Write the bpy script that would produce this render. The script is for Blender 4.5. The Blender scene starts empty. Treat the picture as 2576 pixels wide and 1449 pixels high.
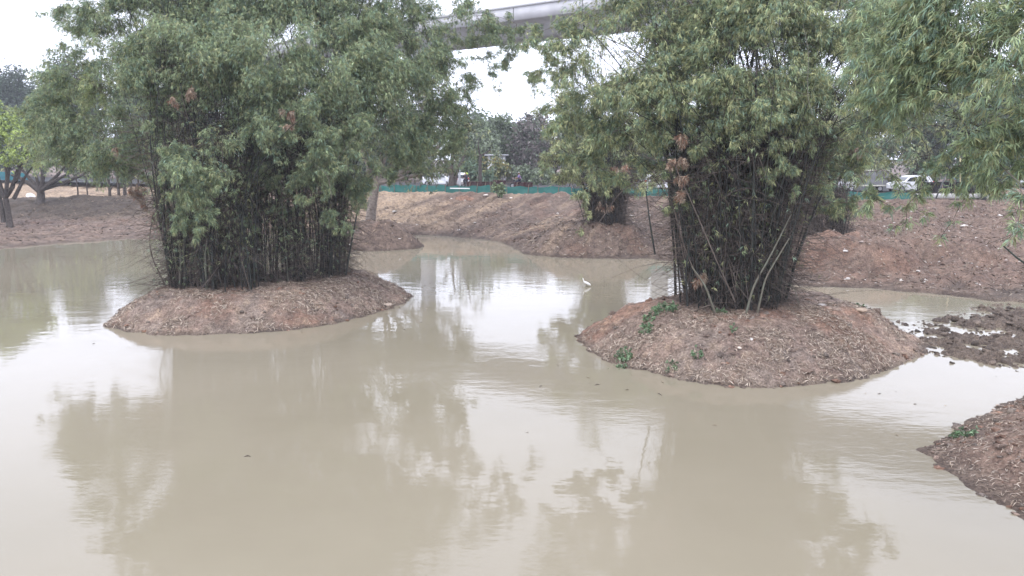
import bpy, bmesh, math, random
import numpy as np
from mathutils import Vector
PI = math.pi
random.seed(7); R = np.random.default_rng(11)
S = bpy.context.scene; COL = S.collection

# ------------------------------------------------------------------ camera, sky, sun, exposure
HAZE = .0006
CAMZ = 6.0; FPX = 1945.0; PITCH = math.atan((724.5-400)/FPX)
cam_d = bpy.data.cameras.new('camera'); cam = bpy.data.objects.new('camera', cam_d); COL.objects.link(cam)
cam.location = (0, 0, CAMZ); cam.rotation_euler = (PI/2-PITCH, 0, 0)
cam_d.sensor_width = 36; cam_d.lens = 36*FPX/2576; cam_d.clip_start = .1; cam_d.clip_end = 3000
S.camera = cam
SUN_EL, SUN_AZ = math.radians(66), math.radians(-150)
W = bpy.data.worlds.new('World'); S.world = W; W.use_nodes = True
nt = W.node_tree; nt.nodes.clear()
sky = nt.nodes.new('ShaderNodeTexSky'); sky.sky_type = 'NISHITA'; sky.sun_disc = False
sky.sun_elevation = SUN_EL; sky.sun_rotation = SUN_AZ; sky.dust_density = 4; sky.air_density = 1.2
hsv = nt.nodes.new('ShaderNodeHueSaturation'); hsv.inputs['Saturation'].default_value = .22
clouds = nt.nodes.new('ShaderNodeMix'); clouds.data_type = 'RGBA'; clouds.inputs[0].default_value = .72
clouds.inputs[7].default_value = (25, 26.2, 31, 1)      # the even white cloud deck
bg = nt.nodes.new('ShaderNodeBackground'); bg.inputs[1].default_value = .10
out = nt.nodes.new('ShaderNodeOutputWorld')
nt.links.new(sky.outputs[0], hsv.inputs['Color']); nt.links.new(hsv.outputs[0], clouds.inputs[6])
nt.links.new(clouds.outputs[2], bg.inputs[0]); nt.links.new(bg.outputs[0], out.inputs[0])
sd = bpy.data.lights.new('sun', 'SUN'); sd.energy = 1.1; sd.angle = math.radians(25); sd.color = (1, .96, .9)
sun = bpy.data.objects.new('sun', sd); COL.objects.link(sun)
sdir = Vector((math.sin(SUN_AZ)*math.cos(SUN_EL), math.cos(SUN_AZ)*math.cos(SUN_EL), math.sin(SUN_EL)))
sun.rotation_euler = sdir.to_track_quat('Z', 'Y').to_euler()
S.view_settings.view_transform = 'Standard'; S.view_settings.look = 'None'
S.view_settings.exposure = 0.25; S.view_settings.gamma = 1

# ------------------------------------------------------------------ helpers
def ray(x, y):
    u = (x-1288)/FPX; v = (724.5-y)/FPX
    return np.array([u, math.cos(PITCH)+v*math.sin(PITCH), -math.sin(PITCH)+v*math.cos(PITCH)])
def gp(x, y, z=0.0):                       # where the sight line meets height z
    d = ray(x, y); t = (z-CAMZ)/d[2]; return np.array([d[0]*t, d[1]*t, z])
def dp(x, y, Y):                           # point at distance Y
    d = ray(x, y); t = Y/d[1]; return np.array([d[0]*t, Y, CAMZ+d[2]*t])
def tag(o, label=None, cat=None, group=None, kind=None):
    if label: o['label'] = label
    if cat: o['category'] = cat
    if group: o['group'] = group
    if kind: o['kind'] = kind
    return o
def empty(name, loc, label, cat, group=None, rz=0):
    o = bpy.data.objects.new(name, None); COL.objects.link(o); o.location = tuple(float(v) for v in loc); o.rotation_euler = (0, 0, rz)
    o.empty_display_size = .2
    return tag(o, label, cat, group)
def link(name, me, mat=None, parent=None, world=False):
    o = bpy.data.objects.new(name, me); COL.objects.link(o)
    if mat and not me.materials: me.materials.append(mat)
    if parent:
        o.parent = parent
        if world:                       # mesh is in world coordinates
            o.location = tuple(-v for v in parent.location)
    return o
def npmesh(name, V, F, mat=None, parent=None, tint=None, smooth=False, world=True):
    V = np.asarray(V, np.float32).reshape(-1, 3); F = np.asarray(F, np.int32)
    me = bpy.data.meshes.new(name); k = F.shape[1]
    me.vertices.add(len(V)); me.vertices.foreach_set('co', V.ravel())
    me.loops.add(F.size); me.loops.foreach_set('vertex_index', F.ravel())
    me.polygons.add(len(F)); me.polygons.foreach_set('loop_start', np.arange(len(F), dtype=np.int32)*k)
    me.polygons.foreach_set('loop_total', np.full(len(F), k, np.int32))
    if smooth: me.polygons.foreach_set('use_smooth', np.ones(len(F), bool))
    me.update(calc_edges=True)
    if tint is not None:
        a = me.color_attributes.new('tint', 'FLOAT_COLOR', 'POINT')
        c = np.ones((len(V), 4), np.float32); c[:, :3] = tint; a.data.foreach_set('color', c.ravel())
    return link(name, me, mat, parent, world)
def norm(v): return v/(np.linalg.norm(v, axis=-1, keepdims=True)+1e-9)
def tubes(C, rad, sides=4):
    """C (m,k,3) curves, rad (m,k) -> verts, quads"""
    C = np.asarray(C, float); rad = np.asarray(rad, float); m, k, _ = C.shape
    T = norm(np.gradient(C, axis=1))
    ref = np.where(np.abs(T[..., 2:3]) > .8, np.array([1., .1, 0]), np.array([0, .1, 1.]))
    A = norm(np.cross(T, ref)); B = np.cross(T, A)
    a = np.arange(sides)*2*PI/sides
    V = C[:, :, None]+rad[:, :, None, None]*(A[:, :, None]*np.cos(a)[None, None, :, None]+B[:, :, None]*np.sin(a)[None, None, :, None])
    idx = np.arange(m*k*sides).reshape(m, k, sides); nx = np.roll(idx, -1, 2)
    F = np.stack([idx[:, :-1], nx[:, :-1], nx[:, 1:], idx[:, 1:]], -1).reshape(-1, 4)
    return V.reshape(-1, 3), F
def bez(p0, p1, p2, k):
    t = np.linspace(0, 1, k)[None, :, None]
    return (1-t)**2*p0[:, None]+2*t*(1-t)*p1[:, None]+t*t*p2[:, None]
_tab = R.random((256, 256))
def vn(x, y):
    xi = np.floor(x).astype(int); yi = np.floor(y).astype(int); fx = x-xi; fy = y-yi
    fx = fx*fx*(3-2*fx); fy = fy*fy*(3-2*fy); a = _tab
    g = lambda i, j: a[(xi+i) & 255, (yi+j) & 255]
    return (g(0, 0)*(1-fx)+g(1, 0)*fx)*(1-fy)+(g(0, 1)*(1-fx)+g(1, 1)*fx)*fy
def fbm(x, y, s, o=4, seed=0.0):
    v = 0; a = 1; tt = 0
    for i in range(o):
        v = v+a*(vn(x*s+seed*13.7+i*31.1, y*s+seed*7.3+i*17.9)-.5); tt += a; a *= .55; s *= 2.03
    return v/tt*2
def sdf(X, Y, P):                           # signed distance, positive inside polygon
    P = np.asarray(P, float)[:, :2]; d = np.full(X.shape, 1e9); ins = np.zeros(X.shape, bool)
    for i in range(len(P)):
        a = P[i]; b = P[(i+1) % len(P)]; ex, ey = b-a; wx = X-a[0]; wy = Y-a[1]
        t = np.clip((wx*ex+wy*ey)/(ex*ex+ey*ey+1e-12), 0, 1)
        d = np.minimum(d, (wx-ex*t)**2+(wy-ey*t)**2)
        c = ((a[1] > Y) != (b[1] > Y)) & (X < ex*(Y-a[1])/(ey if abs(ey) > 1e-9 else 1e-9)+a[0]); ins ^= c
    d = np.sqrt(d); return np.where(ins, d, -d)
def sm(a, b, x): t = np.clip((x-a)/(b-a), 0, 1); return t*t*(3-2*t)

# ------------------------------------------------------------------ materials
def mat(name, col, rough=.8, spec=.3, metal=0, noise=0, nscale=5, bump=0, bscale=40, attr=False, col2=None, transl=0):
    m = bpy.data.materials.new(name); m.use_nodes = True; n = m.node_tree.nodes; l = m.node_tree.links
    b = n['Principled BSDF']; b.inputs['Roughness'].default_value = rough; b.inputs['Metallic'].default_value = metal
    b.inputs['Specular IOR Level'].default_value = spec
    tc = n.new('ShaderNodeTexCoord'); src = None
    c1 = n.new('ShaderNodeRGB'); c1.outputs[0].default_value = (*col, 1); src = c1.outputs[0]
    if noise or col2:
        nz = n.new('ShaderNodeTexNoise'); nz.inputs['Scale'].default_value = nscale; nz.inputs['Detail'].default_value = 6
        l.new(tc.outputs['Object'], nz.inputs['Vector'])
        mx = n.new('ShaderNodeMix'); mx.data_type = 'RGBA'
        rp = n.new('ShaderNodeMapRange'); rp.inputs[1].default_value = .35; rp.inputs[2].default_value = .65
        l.new(nz.outputs[0], rp.inputs[0]); l.new(rp.outputs[0], mx.inputs[0]); l.new(src, mx.inputs[6])
        c2 = col2 or tuple(c*(1-noise) for c in col); mx.inputs[7].default_value = (*c2, 1); src = mx.outputs[2]
    if attr:
        at = n.new('ShaderNodeAttribute'); at.attribute_name = 'tint'
        mm = n.new('ShaderNodeMix'); mm.data_type = 'RGBA'; mm.blend_type = 'MULTIPLY'; mm.inputs[0].default_value = 1
        l.new(src, mm.inputs[6]); l.new(at.outputs['Color'], mm.inputs[7]); src = mm.outputs[2]
    l.new(src, b.inputs['Base Color'])
    if bump:
        bz = n.new('ShaderNodeTexNoise'); bz.inputs['Scale'].default_value = bscale; bz.inputs['Detail'].default_value = 5
        l.new(tc.outputs['Object'], bz.inputs['Vector'])
        bp = n.new('ShaderNodeBump'); bp.inputs['Strength'].default_value = bump; bp.inputs['Distance'].default_value = .05
        l.new(bz.outputs[0], bp.inputs['Height']); l.new(bp.outputs[0], b.inputs['Normal'])
    if transl:
        tr = n.new('ShaderNodeBsdfTranslucent'); l.new(src, tr.inputs['Color'])
        ms = n.new('ShaderNodeMixShader'); ms.inputs[0].default_value = transl
        l.new(b.outputs[0], ms.inputs[1]); l.new(tr.outputs[0], ms.inputs[2]); l.new(ms.outputs[0], n['Material Output'].inputs[0])
    return m
M_leaf = mat('bamboo leaf', (1, 1, 1), .5, .35, attr=True, transl=.14)
M_litter = mat('dry leaf', (1, 1, 1), .8, .2, attr=True)
M_culm = mat('bamboo culm', (.036, .042, .034), .6, .2, col2=(.022, .021, .02), nscale=3)
M_culmpale = mat('pale bamboo culm', (.14, .15, .11), .5, .3, col2=(.12, .10, .075), nscale=3)
M_twig = mat('dry twig', (.058, .047, .04), .8, .2, col2=(.15, .12, .10), nscale=1.5)
M_bark = mat('bark', (.10, .085, .075), .9, .2, col2=(.055, .045, .04), nscale=8, bump=.8, bscale=25)
M_barkpale = mat('pale bark', (.28, .24, .21), .9, .2, col2=(.17, .14, .12), nscale=6, bump=.8, bscale=20)

def soil_mat():
    m = bpy.data.materials.new('soil'); m.use_nodes = True; n = m.node_tree.nodes; l = m.node_tree.links
    b = n['Principled BSDF']; b.inputs['Specular IOR Level'].default_value = .25
    tc = n.new('ShaderNodeTexCoord'); at = n.new('ShaderNodeAttribute'); at.attribute_name = 'tint'
    def nz(scale, det=8, rough=.6):
        z = n.new('ShaderNodeTexNoise'); z.inputs['Scale'].default_value = scale; z.inputs['Detail'].default_value = det
        z.inputs['Roughness'].default_value = rough; l.new(tc.outputs['Object'], z.inputs['Vector']); return z.outputs[0]
    def ramp(src, a, b_, c0, c1):
        r = n.new('ShaderNodeValToRGB'); r.color_ramp.elements[0].position = a; r.color_ramp.elements[1].position = b_
        r.color_ramp.elements[0].color = (*c0, 1); r.color_ramp.elements[1].color = (*c1, 1); l.new(src, r.inputs[0]); return r.outputs[0]
    def mul(a, b_, f=1):
        x = n.new('ShaderNodeMix'); x.data_type = 'RGBA'; x.blend_type = 'MULTIPLY'; x.inputs[0].default_value = f
        l.new(a, x.inputs[6]); l.new(b_, x.inputs[7]); return x.outputs[2]
    c = mul(at.outputs['Color'], ramp(nz(.55), .38, .62, (.80, .78, .78), (1.15, 1.12, 1.08)))
    c = mul(c, ramp(nz(3.5), .36, .64, (.66, .64, .64), (1.22, 1.22, 1.2)))
    c = mul(c, ramp(nz(17, 6, .7), .38, .62, (.55, .53, .52), (1.35, 1.34, 1.32)))
    l.new(c, b.inputs['Base Color'])
    b.inputs['Roughness'].default_value = .85
    bp = n.new('ShaderNodeBump'); bp.inputs['Strength'].default_value = 1; bp.inputs['Distance'].default_value = .07
    l.new(nz(11, 10, .7), bp.inputs['Height']); l.new(bp.outputs[0], b.inputs['Normal'])
    return m
M_soil = soil_mat()

def water_mat():
    m = bpy.data.materials.new('muddy water'); m.use_nodes = True; n = m.node_tree.nodes; l = m.node_tree.links
    b = n['Principled BSDF']; b.inputs['Roughness'].default_value = .025; b.inputs['IOR'].default_value = 1.33
    tc = n.new('ShaderNodeTexCoord')
    z = n.new('ShaderNodeTexNoise'); z.inputs['Scale'].default_value = .12; z.inputs['Detail'].default_value = 4
    l.new(tc.outputs['Object'], z.inputs['Vector'])
    r = n.new('ShaderNodeValToRGB'); r.color_ramp.elements[0].position = .35; r.color_ramp.elements[1].position = .65
    r.color_ramp.elements[0].color = (.213, .187, .134, 1); r.color_ramp.elements[1].color = (.243, .213, .158, 1)
    l.new(z.outputs[0], r.inputs[0]); l.new(r.outputs[0], b.inputs['Base Color'])
    def bump(sx, sy, amp, prev=None, mask=None, det=3):
        mp = n.new('ShaderNodeMapping'); mp.inputs['Scale'].default_value = (sx, sy, 1); mp.inputs['Rotation'].default_value = (0, 0, .25)
        l.new(tc.outputs['Object'], mp.inputs['Vector'])
        q = n.new('ShaderNodeTexNoise'); q.inputs['Scale'].default_value = 1; q.inputs['Detail'].default_value = det
        l.new(mp.outputs[0], q.inputs['Vector'])
        bp = n.new('ShaderNodeBump'); bp.inputs['Distance'].default_value = amp; bp.inputs['Strength'].default_value = 1
        if mask is not None: l.new(mask, bp.inputs['Strength'])
        l.new(q.outputs[0], bp.inputs['Height'])
        if prev: l.new(prev, bp.inputs['Normal'])
        return bp.outputs[0]
    mz = n.new('ShaderNodeTexNoise'); mz.inputs['Scale'].default_value = .16; mz.inputs['Detail'].default_value = 3
    l.new(tc.outputs['Object'], mz.inputs['Vector'])
    mr = n.new('ShaderNodeMapRange'); mr.inputs[1].default_value = .44; mr.inputs[2].default_value = .6; mr.inputs[3].default_value = .12
    l.new(mz.outputs[0], mr.inputs[0])
    p = bump(.9, 1.6, .006); p = bump(3, 9, .0026, p, mr.outputs[0], 4)
    l.new(p, b.inputs['Normal'])
    return m
M_water = water_mat()

# ------------------------------------------------------------------ terrain height
def G(pts, z=0): return [gp(x, y, z)[:2] for x, y in pts]
shore = G([(-2500, 650), (-900, 640), (-200, 632), (0, 627), (150, 612), (300, 603), (420, 600), (600, 598), (800, 596), (1000, 592), (1080, 592), (1180, 599),
           (1250, 607), (1330, 634), (1420, 648), (1640, 652), (1800, 672), (1950, 705), (2020, 720), (2200, 727), (2350, 742), (2560, 760), (2750, 800), (3600, 1000)])
crest = G([(-2500, 452), (-900, 453), (0, 455), (300, 458), (500, 470), (750, 483), (950, 488), (1300, 492), (1700, 500), (2100, 508), (2576, 512), (3100, 520), (4500, 560)], 2.7)
far = [(2500., 2500.), (-2500., 2500.)]
P_land = shore+[(400., 10.)]+far
P_top = crest+[(600., 20.)]+far
P_mud = G([(2180, 806), (2300, 812), (2400, 785), (2470, 762), (2560, 742), (2700, 755), (2850, 790), (3000, 930), (2750, 950), (2570, 935), (2450, 912), (2350, 905), (2310, 870), (2240, 838)])
P_near = G([(2576, 978), (2500, 1015), (2420, 1060), (2340, 1105), (2300, 1135), (2360, 1180), (2450, 1240), (2576, 1320), (2760, 1480), (3300, 2100), (3900, 1500), (3300, 1000), (2850, 940)])
P_isl = G([(245, 825), (320, 838), (400, 843), (520, 844), (650, 840), (750, 831), (850, 815), (980, 780), (1047, 745), (1000, 722), (900, 711), (700, 719), (500, 738), (380, 755), (290, 788)])
P_isr = G([(1440, 850), (1470, 888), (1560, 925), (1700, 962), (1800, 975), (1900, 980), (2050, 976), (2180, 962), (2290, 930), (2345, 895), (2350, 868), (2260, 826), (2150, 792), (2000, 776), (1800, 776), (1620, 786), (1520, 805), (1460, 832)])
def dome(X, Y, cx, cy, rx, ry, h, p=2.0, base=-.8):
    q = np.sqrt(((X-cx)/rx)**2+((Y-cy)/ry)**2)
    return base+(h-base)*(1-sm(.25, 1.25, q**1.0))
def ground_h(X, Y, detail=True):
    d1 = sdf(X, Y, P_land); d2 = sdf(X, Y, P_top)
    if detail: d1 = d1+fbm(X, Y, .5, 3, 1)*.5*np.exp(-np.abs(d1)/4)
    t = np.clip(d1/(d1-d2+1e-6), 0, 1); px = X/np.maximum(Y, 5)*FPX+1288
    pw = np.interp(px, [200, 700, 1000, 1500, 1900, 2400], [3.2, 2.0, .85, 1.0, 1.25, 1.35])
    z = np.where(d1 > 0, 2.7*np.power(t, pw)+.12*sm(0, .5, d1), np.maximum(-.7, d1*.25))
    z = np.where(d2 > 0, 2.72, z)
    # round the crest
    z = z+.12*np.exp(-(d2/1.2)**2)*(px > 600)
    # berm on the left, its hollow behind
    w = 1-sm(250, 560, px)
    z = np.where(d1 > 0, z+w*(1.0*np.exp(-((Y-82)/5.5)**2)-.25*np.exp(-((Y-95)/6.)**2)), z)
    z = z+w*.35*np.exp(-((px-215)/45)**2-((Y-80)/3.)**2)
    for a in [(5.4, 50.8, 5.6, 4.4, 1.9), (-9.6, 53.6, 4.0, 3.3, 1.75), (18.6, 42.2, 5.2, 4.6, 1.9), (24.5, 43.5, 5., 4., 1.5)]:
        z = np.maximum(z, dome(X, Y, *a))
    dm = sdf(X, Y, P_mud); zm = np.where(dm > -1.2, .045-.35*sm(.2, -1.2, dm) if False else -.30+.295*sm(-1.2, .7, dm), -9)
    z = np.maximum(z, zm)
    dn = sdf(X, Y, P_near)+(fbm(X, Y, .9, 3, 5)*.22 if detail else 0)
    z = np.maximum(z, np.where(dn > -2, 1.25*sm(-.5, 3.4, dn)-.09, -9))
    if detail:
        land = sm(-.35, .25, z)
        far_ = np.clip(Y/60, .3, 2.2)
        rough = fbm(X, Y, 1.1, 5, 2)*.2*np.minimum(far_, 1.2)+fbm(X, Y, 5, 3, 3)*.05
        # raked diagonal streaks down the far slope
        u = (X*.55+Y*.83); v = (X*.83-Y*.55)
        st = fbm(v*1.6+fbm(X, Y, .3, 2, 4)*1.2, u*.22, 1., 4, 9)*.32*sm(0, .1, t)*(1-sm(.85, 1, t))
        mudz = np.exp(-np.abs(z)/.12)*sm(-1.3, .2, dm)
        lump = fbm(X, Y, 1.3, 5, 8)*.26+np.abs(fbm(X, Y, 4.2, 4, 6))*.30-.05
        topf = 1-.8*sm(-.5, 1.5, d2)
        z = z+land*(rough+st)*topf+mudz*lump
    return z, d1, d2, t, px, dm, dn
def gz(x, y):
    return float(ground_h(np.array([float(x)]), np.array([float(y)]))[0][0])
def isl_h(X, Y, P, H, wd, seed, hi=None):
    d = sdf(X, Y, P)+fbm(X, Y, .8, 3, seed)*.28+fbm(X, Y, 3.1, 4, seed+5)*.16
    z = -.55+(H+.55)*np.power(sm(-1.0, wd, d), .8)
    z = z-.0; z = z+(fbm(X, Y, .9, 4, seed+1)*.13+fbm(X, Y, 4, 3, seed+2)*.055+np.maximum(0, fbm(X, Y, 9, 2, seed+3))*.05)*sm(-.5, .3, z)
    return z, d
hL = lambda X, Y: isl_h(X, Y, P_isl, 1.02, 2.3, 21)
hR = lambda X, Y: isl_h(X, Y, P_isr, 1.22, 2.9, 31)
def iz(h, x, y): return float(h(np.array([float(x)]), np.array([float(y)]))[0][0])

# soil colours (dug earth really is patchy: red subsoil, tan clay, grey-brown topsoil, dark wet mud, also painting the berm's tree shade)
RED = np.array((.215, .135, .10)); TAN = np.array((.40, .31, .225)); BRN = np.array((.225, .172, .142)); GRY = np.array((.195, .165, .143)); MUD_AND_SHADE = np.array((.105, .085, .07))
def lerp(a, b, t): return a*(1-t[..., None])+b*t[..., None]
def build_ground():
    r = np.concatenate([np.geomspace(10.5, 130, 800), np.geomspace(131, 2400, 60)]); a = np.radians(np.linspace(-46, 46, 940))
    RR, AA = np.meshgrid(r, a, indexing='ij'); X = RR*np.sin(AA); Y = RR*np.cos(AA)
    z, d1, d2, t, px, dm, dn = ground_h(X, Y)
    c = np.broadcast_to(BRN, X.shape+(3,)).copy()
    n1 = fbm(X, Y, .25, 4, 41); n2 = fbm(X, Y, .6, 4, 42)
    c = lerp(c, RED*1.15, sm(.0, .5, n2)*.5)
    # tan clay on the middle-left slope, fading to brown on the right
    u = (X*.55+Y*.83); v = (X*.83-Y*.55); stn = fbm(v*1.1, u*.16, 1, 3, 9)
    tn = (1-sm(1050, 1350, px+n1*160-stn*260))*sm(600, 900, px)*sm(.05, .25, t); c = lerp(c, TAN, np.clip(tn, 0, 1))
    tn = sm(.15, .5, stn+n1*.5)*sm(1000, 1200, px)*(1-sm(1650, 1800, px))*.55; c = lerp(c, TAN, np.clip(tn, 0, 1))
    c = lerp(c, TAN*1.02, (1-sm(330, 700, px))*sm(.45, .6, t))
    c = lerp(c, np.array((.30, .215, .17)), sm(1850, 2150, px)*.75)
    c = lerp(c, RED*1.35, np.clip(sm(-.1, .5, n2+.25)*np.exp(-(((X-18.6)/6)**2+((Y-41)/5)**2)), 0, 1))
    c = lerp(c, np.array((.27, .20, .16)), (1-sm(500, 700, px))*(1-sm(.2, .4, t))*.6)
    c = lerp(c, MUD_AND_SHADE*.75, (1-sm(300, 560, px))*np.exp(-((Y-78.5)/6.5)**4)*.95)     # tree shade over the left berm, painted into the soil colour
    c = lerp(c, BRN*1.1, sm(0, 2, d2))
    c = lerp(c, RED*.95, sm(-1, .5, dn)*.75*sm(-.6, .5, fbm(X, Y, .8, 3, 44)))
    c = lerp(c, GRY*1.25, sm(-1, .5, dn)*sm(.0, .6, fbm(X, Y, 1.1, 3, 45))*.6)
    c = lerp(c, MUD_AND_SHADE*1.1, sm(-1.5, -.2, dm)*.9*sm(3, .5, dm) if False else sm(-1.5, .0, dm)*.85)
    wet = (1-sm(.03, .28+.1*n2, z)); c = lerp(c, MUD_AND_SHADE*1.2, np.clip(wet, 0, 1)*.75)
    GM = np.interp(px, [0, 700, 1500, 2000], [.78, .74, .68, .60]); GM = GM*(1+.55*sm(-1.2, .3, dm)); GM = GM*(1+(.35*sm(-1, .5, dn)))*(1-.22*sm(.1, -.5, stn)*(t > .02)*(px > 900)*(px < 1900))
    H, K = X.shape; idx = np.arange(H*K).reshape(H, K)
    F = np.stack([idx[:-1, :-1], idx[:-1, 1:], idx[1:, 1:], idx[1:, :-1]], -1).reshape(-1, 4)[:, ::-1]
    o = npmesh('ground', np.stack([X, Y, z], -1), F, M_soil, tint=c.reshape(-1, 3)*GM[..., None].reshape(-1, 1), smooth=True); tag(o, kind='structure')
build_ground()
def build_island(P, h, label, seed, step=.035):
    P = np.array(P); x0, y0 = P.min(0)-1.2; x1, y1 = P.max(0)+1.2
    X, Y = np.meshgrid(np.arange(x0, x1, step), np.arange(y0, y1, step), indexing='ij'); z, d = h(X, Y)
    n = fbm(X, Y, .5, 4, seed); n2 = fbm(X, Y, 1.3, 4, seed+1)
    c = np.broadcast_to(BRN*1.05, X.shape+(3,)).copy(); c = lerp(c, RED*1.1, sm(-.05, .45, n)*.85); c = lerp(c, GRY*1.1, sm(.05, .5, n2)*.7)
    n3 = fbm(X, Y, 2.6, 3, seed+2); c = lerp(c, MUD_AND_SHADE*1.3, sm(.25, .6, n3)*.6); c = lerp(c, TAN*.8, sm(.2, .6, -n3)*.45)
    c = lerp(c, MUD_AND_SHADE*1.2, (1-sm(.02, .17, z+n2*.06))*.9)
    if seed == 61:
        q = dp(2110, 820, 25)[:2]; q = gp(2110, 825, .95)[:2]
        c = lerp(c, RED*.85, np.exp(-((X-q[0])/.8)**2-((Y-q[1])/.9)**2))
        c = lerp(c, RED*1.2, np.exp(-((X-gp(1560, 800, .6)[0])/1.1)**2-((Y-gp(1560, 800, .6)[1])/1.)**2)*.8)
    K = X.shape; idx = np.arange(X.size).reshape(K)
    F = np.stack([idx[:-1, :-1], idx[1:, :-1], idx[1:, 1:], idx[:-1, 1:]], -1)
    keep = (z[:-1, :-1] > -.54); F = F[keep]
    o = npmesh('island', np.stack([X, Y, z], -1), F, M_soil, tint=c.reshape(-1, 3), smooth=True); tag(o, kind='structure'); o['label'] = label
build_island(P_isl, hL, 'long low earth island under the left bamboo clump', 51)
build_island(P_isr, hR, 'round reddish earth island under the right bamboo clump', 61)
me = bpy.data.meshes.new('water'); me.from_pydata([(-130, -30, 0), (130, -30, 0), (130, 75, 0), (-130, 75, 0)], [], [(0, 1, 2, 3)])
tag(link('water', me, M_water), kind='structure')

# ------------------------------------------------------------------ foliage
def leafset(P, D, L, Wd, T, rng, droop=.15):
    n = len(P); D = norm(D); side = norm(np.cross(D, rng.normal(size=(n, 3)))); L = L[:, None]; Wd = Wd[:, None]
    mid = P+D*L*.38; tip = P+D*L; tip[:, 2] -= L[:, 0]*droop
    V = np.stack([P, mid+side*Wd*.5, tip, mid-side*Wd*.5], 1).reshape(-1, 3)
    F = np.arange(n*4).reshape(-1, 4); return V, F, np.repeat(T, 4, 0)
GREEN = np.array((.19, .235, .125)); OLIVE = np.array((.27, .28, .14)); BLUE = np.array((.145, .21, .145)); DEAD = np.array((.25, .19, .14)); RUST = np.array((.22, .11, .07))
def fan(P, D, nl, L, rng, pal, wid=.15, spread=.55):
    """leaf fans: n sprays x nl leaves"""
    n = len(P); k = rng.integers(0, len(pal), n); base = np.array(pal)[k]*rng.uniform(.55, 1.65, (n, 1))
    PP = np.repeat(P, nl, 0)+rng.normal(size=(n*nl, 3))*L*.12; DD = np.repeat(norm(D), nl, 0)+rng.normal(size=(n*nl, 3))*spread
    LL = L*rng.uniform(.6, 1.25, n*nl); T = np.repeat(base, nl, 0)*rng.uniform(.8, 1.2, (n*nl, 1))
    return leafset(PP, DD, LL, LL*wid, T, rng)
def lobes(L, rng, leafL=.19, dens=240, pal=(GREEN,), nl=6, br=16, squash=.8, jit=.095, wid=.15, down=.75, cull=0):
    """L rows (x,y,z,r[,density]) in metres -> leaf arrays, twig curves"""
    VS = []; TW = []
    for row in L:
        C = np.array(row[:3]); r = row[3]; dd = row[4] if len(row) > 4 else 1
        pl = row[5] if len(row) > 5 else pal
        nb = max(5, int(br*r*max(dd, .5))); dirs = norm(rng.normal(size=(nb, 3))+np.array([0, 0, .15]))
        st = C+rng.normal(size=(nb, 3))*r*.22-np.array([0, 0, .3*r]); en = C+dirs*np.array([1, 1, squash])*r*rng.uniform(.65, 1.2, (nb, 1))
        md = (st+en)/2+np.array([0, 0, .38*r]); en = en-np.array([0, 0, 1])*r*.22*rng.random((nb, 1))
        TW.append((bez(st, md, en, 6), r))
        ns = int(dens*r*r*dd); b = rng.integers(0, nb, ns); t = rng.uniform(.25, 1.04, ns)[:, None]
        p = (1-t)**2*st[b]+2*t*(1-t)*md[b]+t*t*en[b]; tg = norm(2*(1-t)*(md[b]-st[b])+2*t*(en[b]-md[b]))
        p = p+rng.normal(size=(ns, 3))*r*jit
        if cull:
            n_ = fbm(p[:, 0]+p[:, 1]*.6, p[:, 2]*1.35+p[:, 1]*.5, cull, 3, 3.3); p_k = rng.random(ns) < .10+.90*sm(-.30, .10, n_); p = p[p_k]; tg = tg[p_k]; ns = len(p)
        D = tg*.6+norm(p-C)*.25+np.array([0, 0, -down])+rng.normal(size=(ns, 3))*.28
        VS.append(fan(p, D, nl, leafL, rng, pl, wid))
    return VS, TW
def merge(VS):
    V = np.concatenate([v[0] for v in VS]); off = np.cumsum([0]+[len(v[0]) for v in VS[:-1]])
    F = np.concatenate([v[1]+o for v, o in zip(VS, off)]); T = np.concatenate([v[2] for v in VS]) if len(VS[0]) > 2 else None
    return V, F, T
def mtubes(parts):
    return merge([(v, f) for v, f in parts])
def px_lobes(rows):
    out = []
    for q in rows:
        x, y, Y, r = q[:4]; out.append((*dp(x, y, Y), r, *q[4:]))
    return out
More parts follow.
